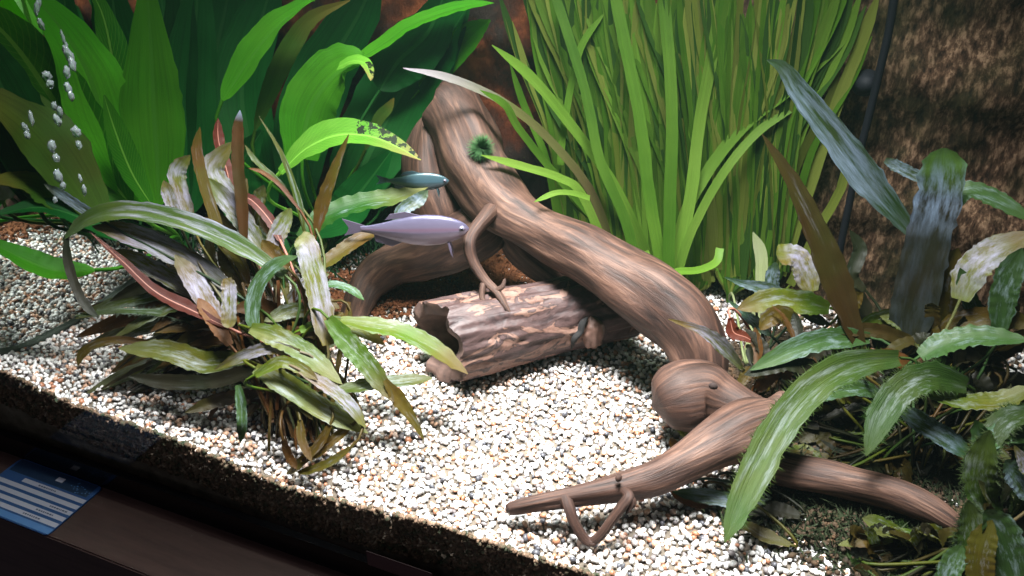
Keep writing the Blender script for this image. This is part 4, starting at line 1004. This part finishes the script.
flakes('rusty_debris', [(G(430, 290), .03, .012), (G(385, 290), .04, .015), (G(350, 310), .02, .015), (G(480, 280), .03, .015), (G(450, 262), .04, .02), (G(520, 268), .03, .02)], 5200, .0022, M['rustmulm'], 'rust-brown plant debris on the gravel behind the mouth of the log', 'debris', 15)

# moss tuft on the trunk
def tuft():
    c = P(481, 148, .672); r = random.Random(3); v, f = [], []
    for k in range(900):
        d = Vector((r.gauss(0, 1), r.gauss(0, 1), r.gauss(0, 1))).normalized(); p = c + d * .003; s = d.cross(Vector((.3, .1, .9))).normalized() * .0005; L = r.uniform(.006, .0115)
        o = len(v); v += [p - s, p + s, p + d * L]; f.append((o, o + 1, o + 2))
    o = link('moss_tuft', mesh_from(v, f), noise_mat('tuft_green', [(0.3, (0.02, 0.07, 0.02)), (0.7, (0.05, 0.13, 0.04))], scale=60))
    tag(o, 'small round green moss tuft growing on the upright end of the driftwood', 'moss')
tuft()

# ------------------------------------------------------------------ fish
def fish(px0, py0, px1, py1, d, hpx, mat, fin_mat, label, finlabel=None, seed=1):
    tail, head = P(px0, py0, d), P(px1, py1, d)
    ax = (head - tail).normalized(); L = (head - tail).length; up = Vector((0, 0, 1)); up = (up - ax * up.dot(ax)).normalized(); sd = ax.cross(up)
    H = hpx * d / FOC / 2
    e = empty('fish', (tail + head) / 2, label, 'fish', None)
    prof = [(0.14, .20), (.20, .24), (.30, .42), (.42, .70), (.55, .93), (.66, 1.0), (.77, .95), (.86, .78), (.93, .55), (.975, .32), (1.0, .06)]
    ts = np.linspace(.14, 1, 40); hs = np.interp(ts, [p[0] for p in prof], [p[1] for p in prof]); seg = 20; v, f, uv = [], [], []
    for i, (t, h) in enumerate(zip(ts, hs)):
        c = tail + ax * (L * t) - up * (H * .12 * math.sin(math.pi * t))
        for j in range(seg + 1):
            a = 2 * math.pi * j / seg; v.append(c + up * (math.sin(a) * H * h) + sd * (math.cos(a) * H * h * .42)); uv.append((j / seg, t))
    for i in range(39):
        for j in range(seg): a = i * (seg + 1) + j; f.append((a, a + seg + 1, a + seg + 2, a + 1))
    link('body', mesh_from(v, f, uv), mat, e)
    def fin(name, poly):
        v2 = [tail + ax * (L * x) + up * (H * y) + sd * (L * z) for x, y, z in poly]; n = len(v2); th = sd * .0002
        vv = [p - th for p in v2] + [p + th for p in v2]
        ff = [tuple(range(n)), tuple(range(2 * n - 1, n - 1, -1))] + [(i, (i + 1) % n, n + (i + 1) % n, n + i) for i in range(n)]
        link(name, mesh_from(vv, ff), fin_mat, e, smooth=False)
    fin('tail_fin', [(.17, .18, 0), (.10, .36, 0), (0, .60, 0), (.03, .25, 0), (.045, 0, 0), (.03, -.25, 0), (0, -.5, 0), (.10, -.32, 0), (.17, -.18, 0)])
    fin('dorsal_fin', [(.62, .85, 0), (.50, 1.08, 0), (.38, .92, 0), (.34, .55, 0), (.45, .66, 0)])
    fin('anal_fin', [(.48, -.85, 0), (.38, -1.2, 0), (.25, -.85, 0), (.24, -.40, 0), (.36, -.62, 0)])
    for z in (-.02, .02): fin('pelvic_fin', [(.82, -.68, z), (.85, -1.5, z * 2), (.87, -1.8, z * 2), (.86, -1.2, z * 2), (.84, -.70, z)])
    dark = plain('fish_eye_dark', (0.01, 0.01, 0.015), .15); sil = plain('fish_eye_silver', (.14, .13, .17), .4)
    for s in (-1, 1):
        c = tail + ax * (L * .945) + up * (H * .12) + sd * (s * H * .42 * .42)
        for nm, rr, mm, off, par in (('eye', H * .17, sil, 0, e),):
            bm = bmesh.new(); bmesh.ops.create_uvsphere(bm, u_segments=14, v_segments=10, radius=rr, matrix=Matrix.Translation(c)); me = bpy.data.meshes.new('eye'); bm.to_mesh(me); bm.free()
            eo = link('eye', me, sil, e)
            bm = bmesh.new(); bmesh.ops.create_uvsphere(bm, u_segments=14, v_segments=10, radius=rr * .6, matrix=Matrix.Translation(c + sd * (s * rr * .55))); me = bpy.data.meshes.new('pupil'); bm.to_mesh(me); bm.free()
            po = link('pupil', me, dark, eo)
def fish_mat(name, back, side, belly, stripe):
    m, nt, b = newmat(name); L = nt.links
    tc = N(nt, 'ShaderNodeTexCoord'); s = N(nt, 'ShaderNodeSeparateXYZ'); L.new(tc.outputs['UV'], s.inputs[0])
    h = math_n(nt, 'SINE', math_n(nt, 'MULTIPLY', s.outputs[0], 2 * math.pi))
    r = ramp(nt, [(0.0, belly), (0.35, belly), (0.5, side), (0.6, stripe), (0.68, side), (0.95, back)]); L.new(math_n(nt, 'ADD', math_n(nt, 'MULTIPLY', h, .5), .5), r.inputs[0])
    L.new(r.outputs[0], b.inputs['Base Color']); setin(b, Roughness=.35, Metallic=.25)
    return m
fm = fish_mat('lilac_scales', (.07, .065, .11), (.14, .12, .18), (.22, .18, .24), (.17, .10, .15)); fin1 = plain('lilac_fin', (.11, .09, .14), .5)
fish(343, 228, 469, 229, .625, 34, fm, fin1, 'pale lilac silver fish swimming before the dark driftwood root')
fm2 = fish_mat('teal_scales', (.03, .06, .07), (.05, .10, .12), (.08, .12, .14), (.05, .10, .13)); fin2 = plain('teal_fin', (.03, .06, .07), .4)
fish(376, 180, 449, 181, .66, 19, fm2, fin2, 'small dim bluish fish hovering behind the green leaf with black spots')

# ------------------------------------------------------------------ cable and bubbles
def cable():
    pts = []
    for px, py in ((897, -20), (889, 30), (880, 70), (868, 120), (858, 160), (849, 205), (840, 250), (832, 300)):
        q = PY(px, py, Y_BACK - .048); pts.append((*q, .0030))
    e = empty('power_cable', Vector(pts[-1][:3]), 'black cable running down the rocky back wall beside the vallisneria', 'cable')
    tube3('cable', pts, M['black'], e, 10, 60, .02, 1)
    c = PY(866, 85, Y_BACK - .042)
    bm = bmesh.new(); bmesh.ops.create_cone(bm, segments=28, radius1=.011, radius2=.004, depth=.012, cap_ends=True, matrix=Matrix.Translation(c) @ Matrix.Rotation(math.radians(90), 4, 'X'))
    me = bpy.data.meshes.new('cup'); bm.to_mesh(me); bm.free(); link('suction_cup', me, M['black'], e)
cable()
def bubbles():
    m, nt, b = newmat('air_bubble'); b.inputs['Base Color'].default_value = (.75, .85, .90, 1); setin(b, Roughness=.08); b.inputs['Transmission Weight'].default_value = .75; b.inputs['IOR'].default_value = 1.33
    spots = [(37, 8, 5, 14), (41, 24, 5, 12), (39, 2, 4, 8), (63, 38, 3, 16), (66, 46, 3, 8), (69, 55, 7, 20), (72, 64, 6, 14), (67, 72, 6, 12), (68, 88, 6, 12), (71, 96, 5, 10), (47, 76, 8, 10), (50, 84, 7, 8), (60, 112, 5, 12), (57, 120, 6, 12), (54, 106, 5, 9),
             (31, 118, 4, 15), (25, 128, 5, 12), (27, 135, 5, 8), (76, 132, 8, 12), (79, 145, 5, 9), (52, 146, 7, 12), (56, 158, 6, 9), (58, 176, 7, 14), (63, 186, 5, 9), (84, 190, 4, 12), (80, 178, 3, 8), (55, 200, 4, 7)]
    first = None; r = random.Random(8)
    for px, py, w, h in spots:
        p = P(px, py, .585)
        if first is None:
            bm = bmesh.new(); bmesh.ops.create_icosphere(bm, subdivisions=3, radius=1)
            for q in bm.verts: q.co *= 1 + .45 * noise.noise(q.co * 2.1) + .30 * noise.noise(q.co * 4.5)
            me = bpy.data.meshes.new('bubble'); bm.to_mesh(me); bm.free(); o = link('air_bubble', me, m); first = o
        else: o = first.copy(); COL.objects.link(o)
        o.location = p; s = .585 / FOC / 2; o.scale = (w * s, w * s, h * s); o.rotation_euler = (r.uniform(-.2, .2), r.uniform(-.3, .3), r.uniform(0, 6))
        tag(o, 'shiny air bubble rising in front of the broad sword plant leaves', 'air bubble', 'air bubbles rising before the sword plant')
bubbles()
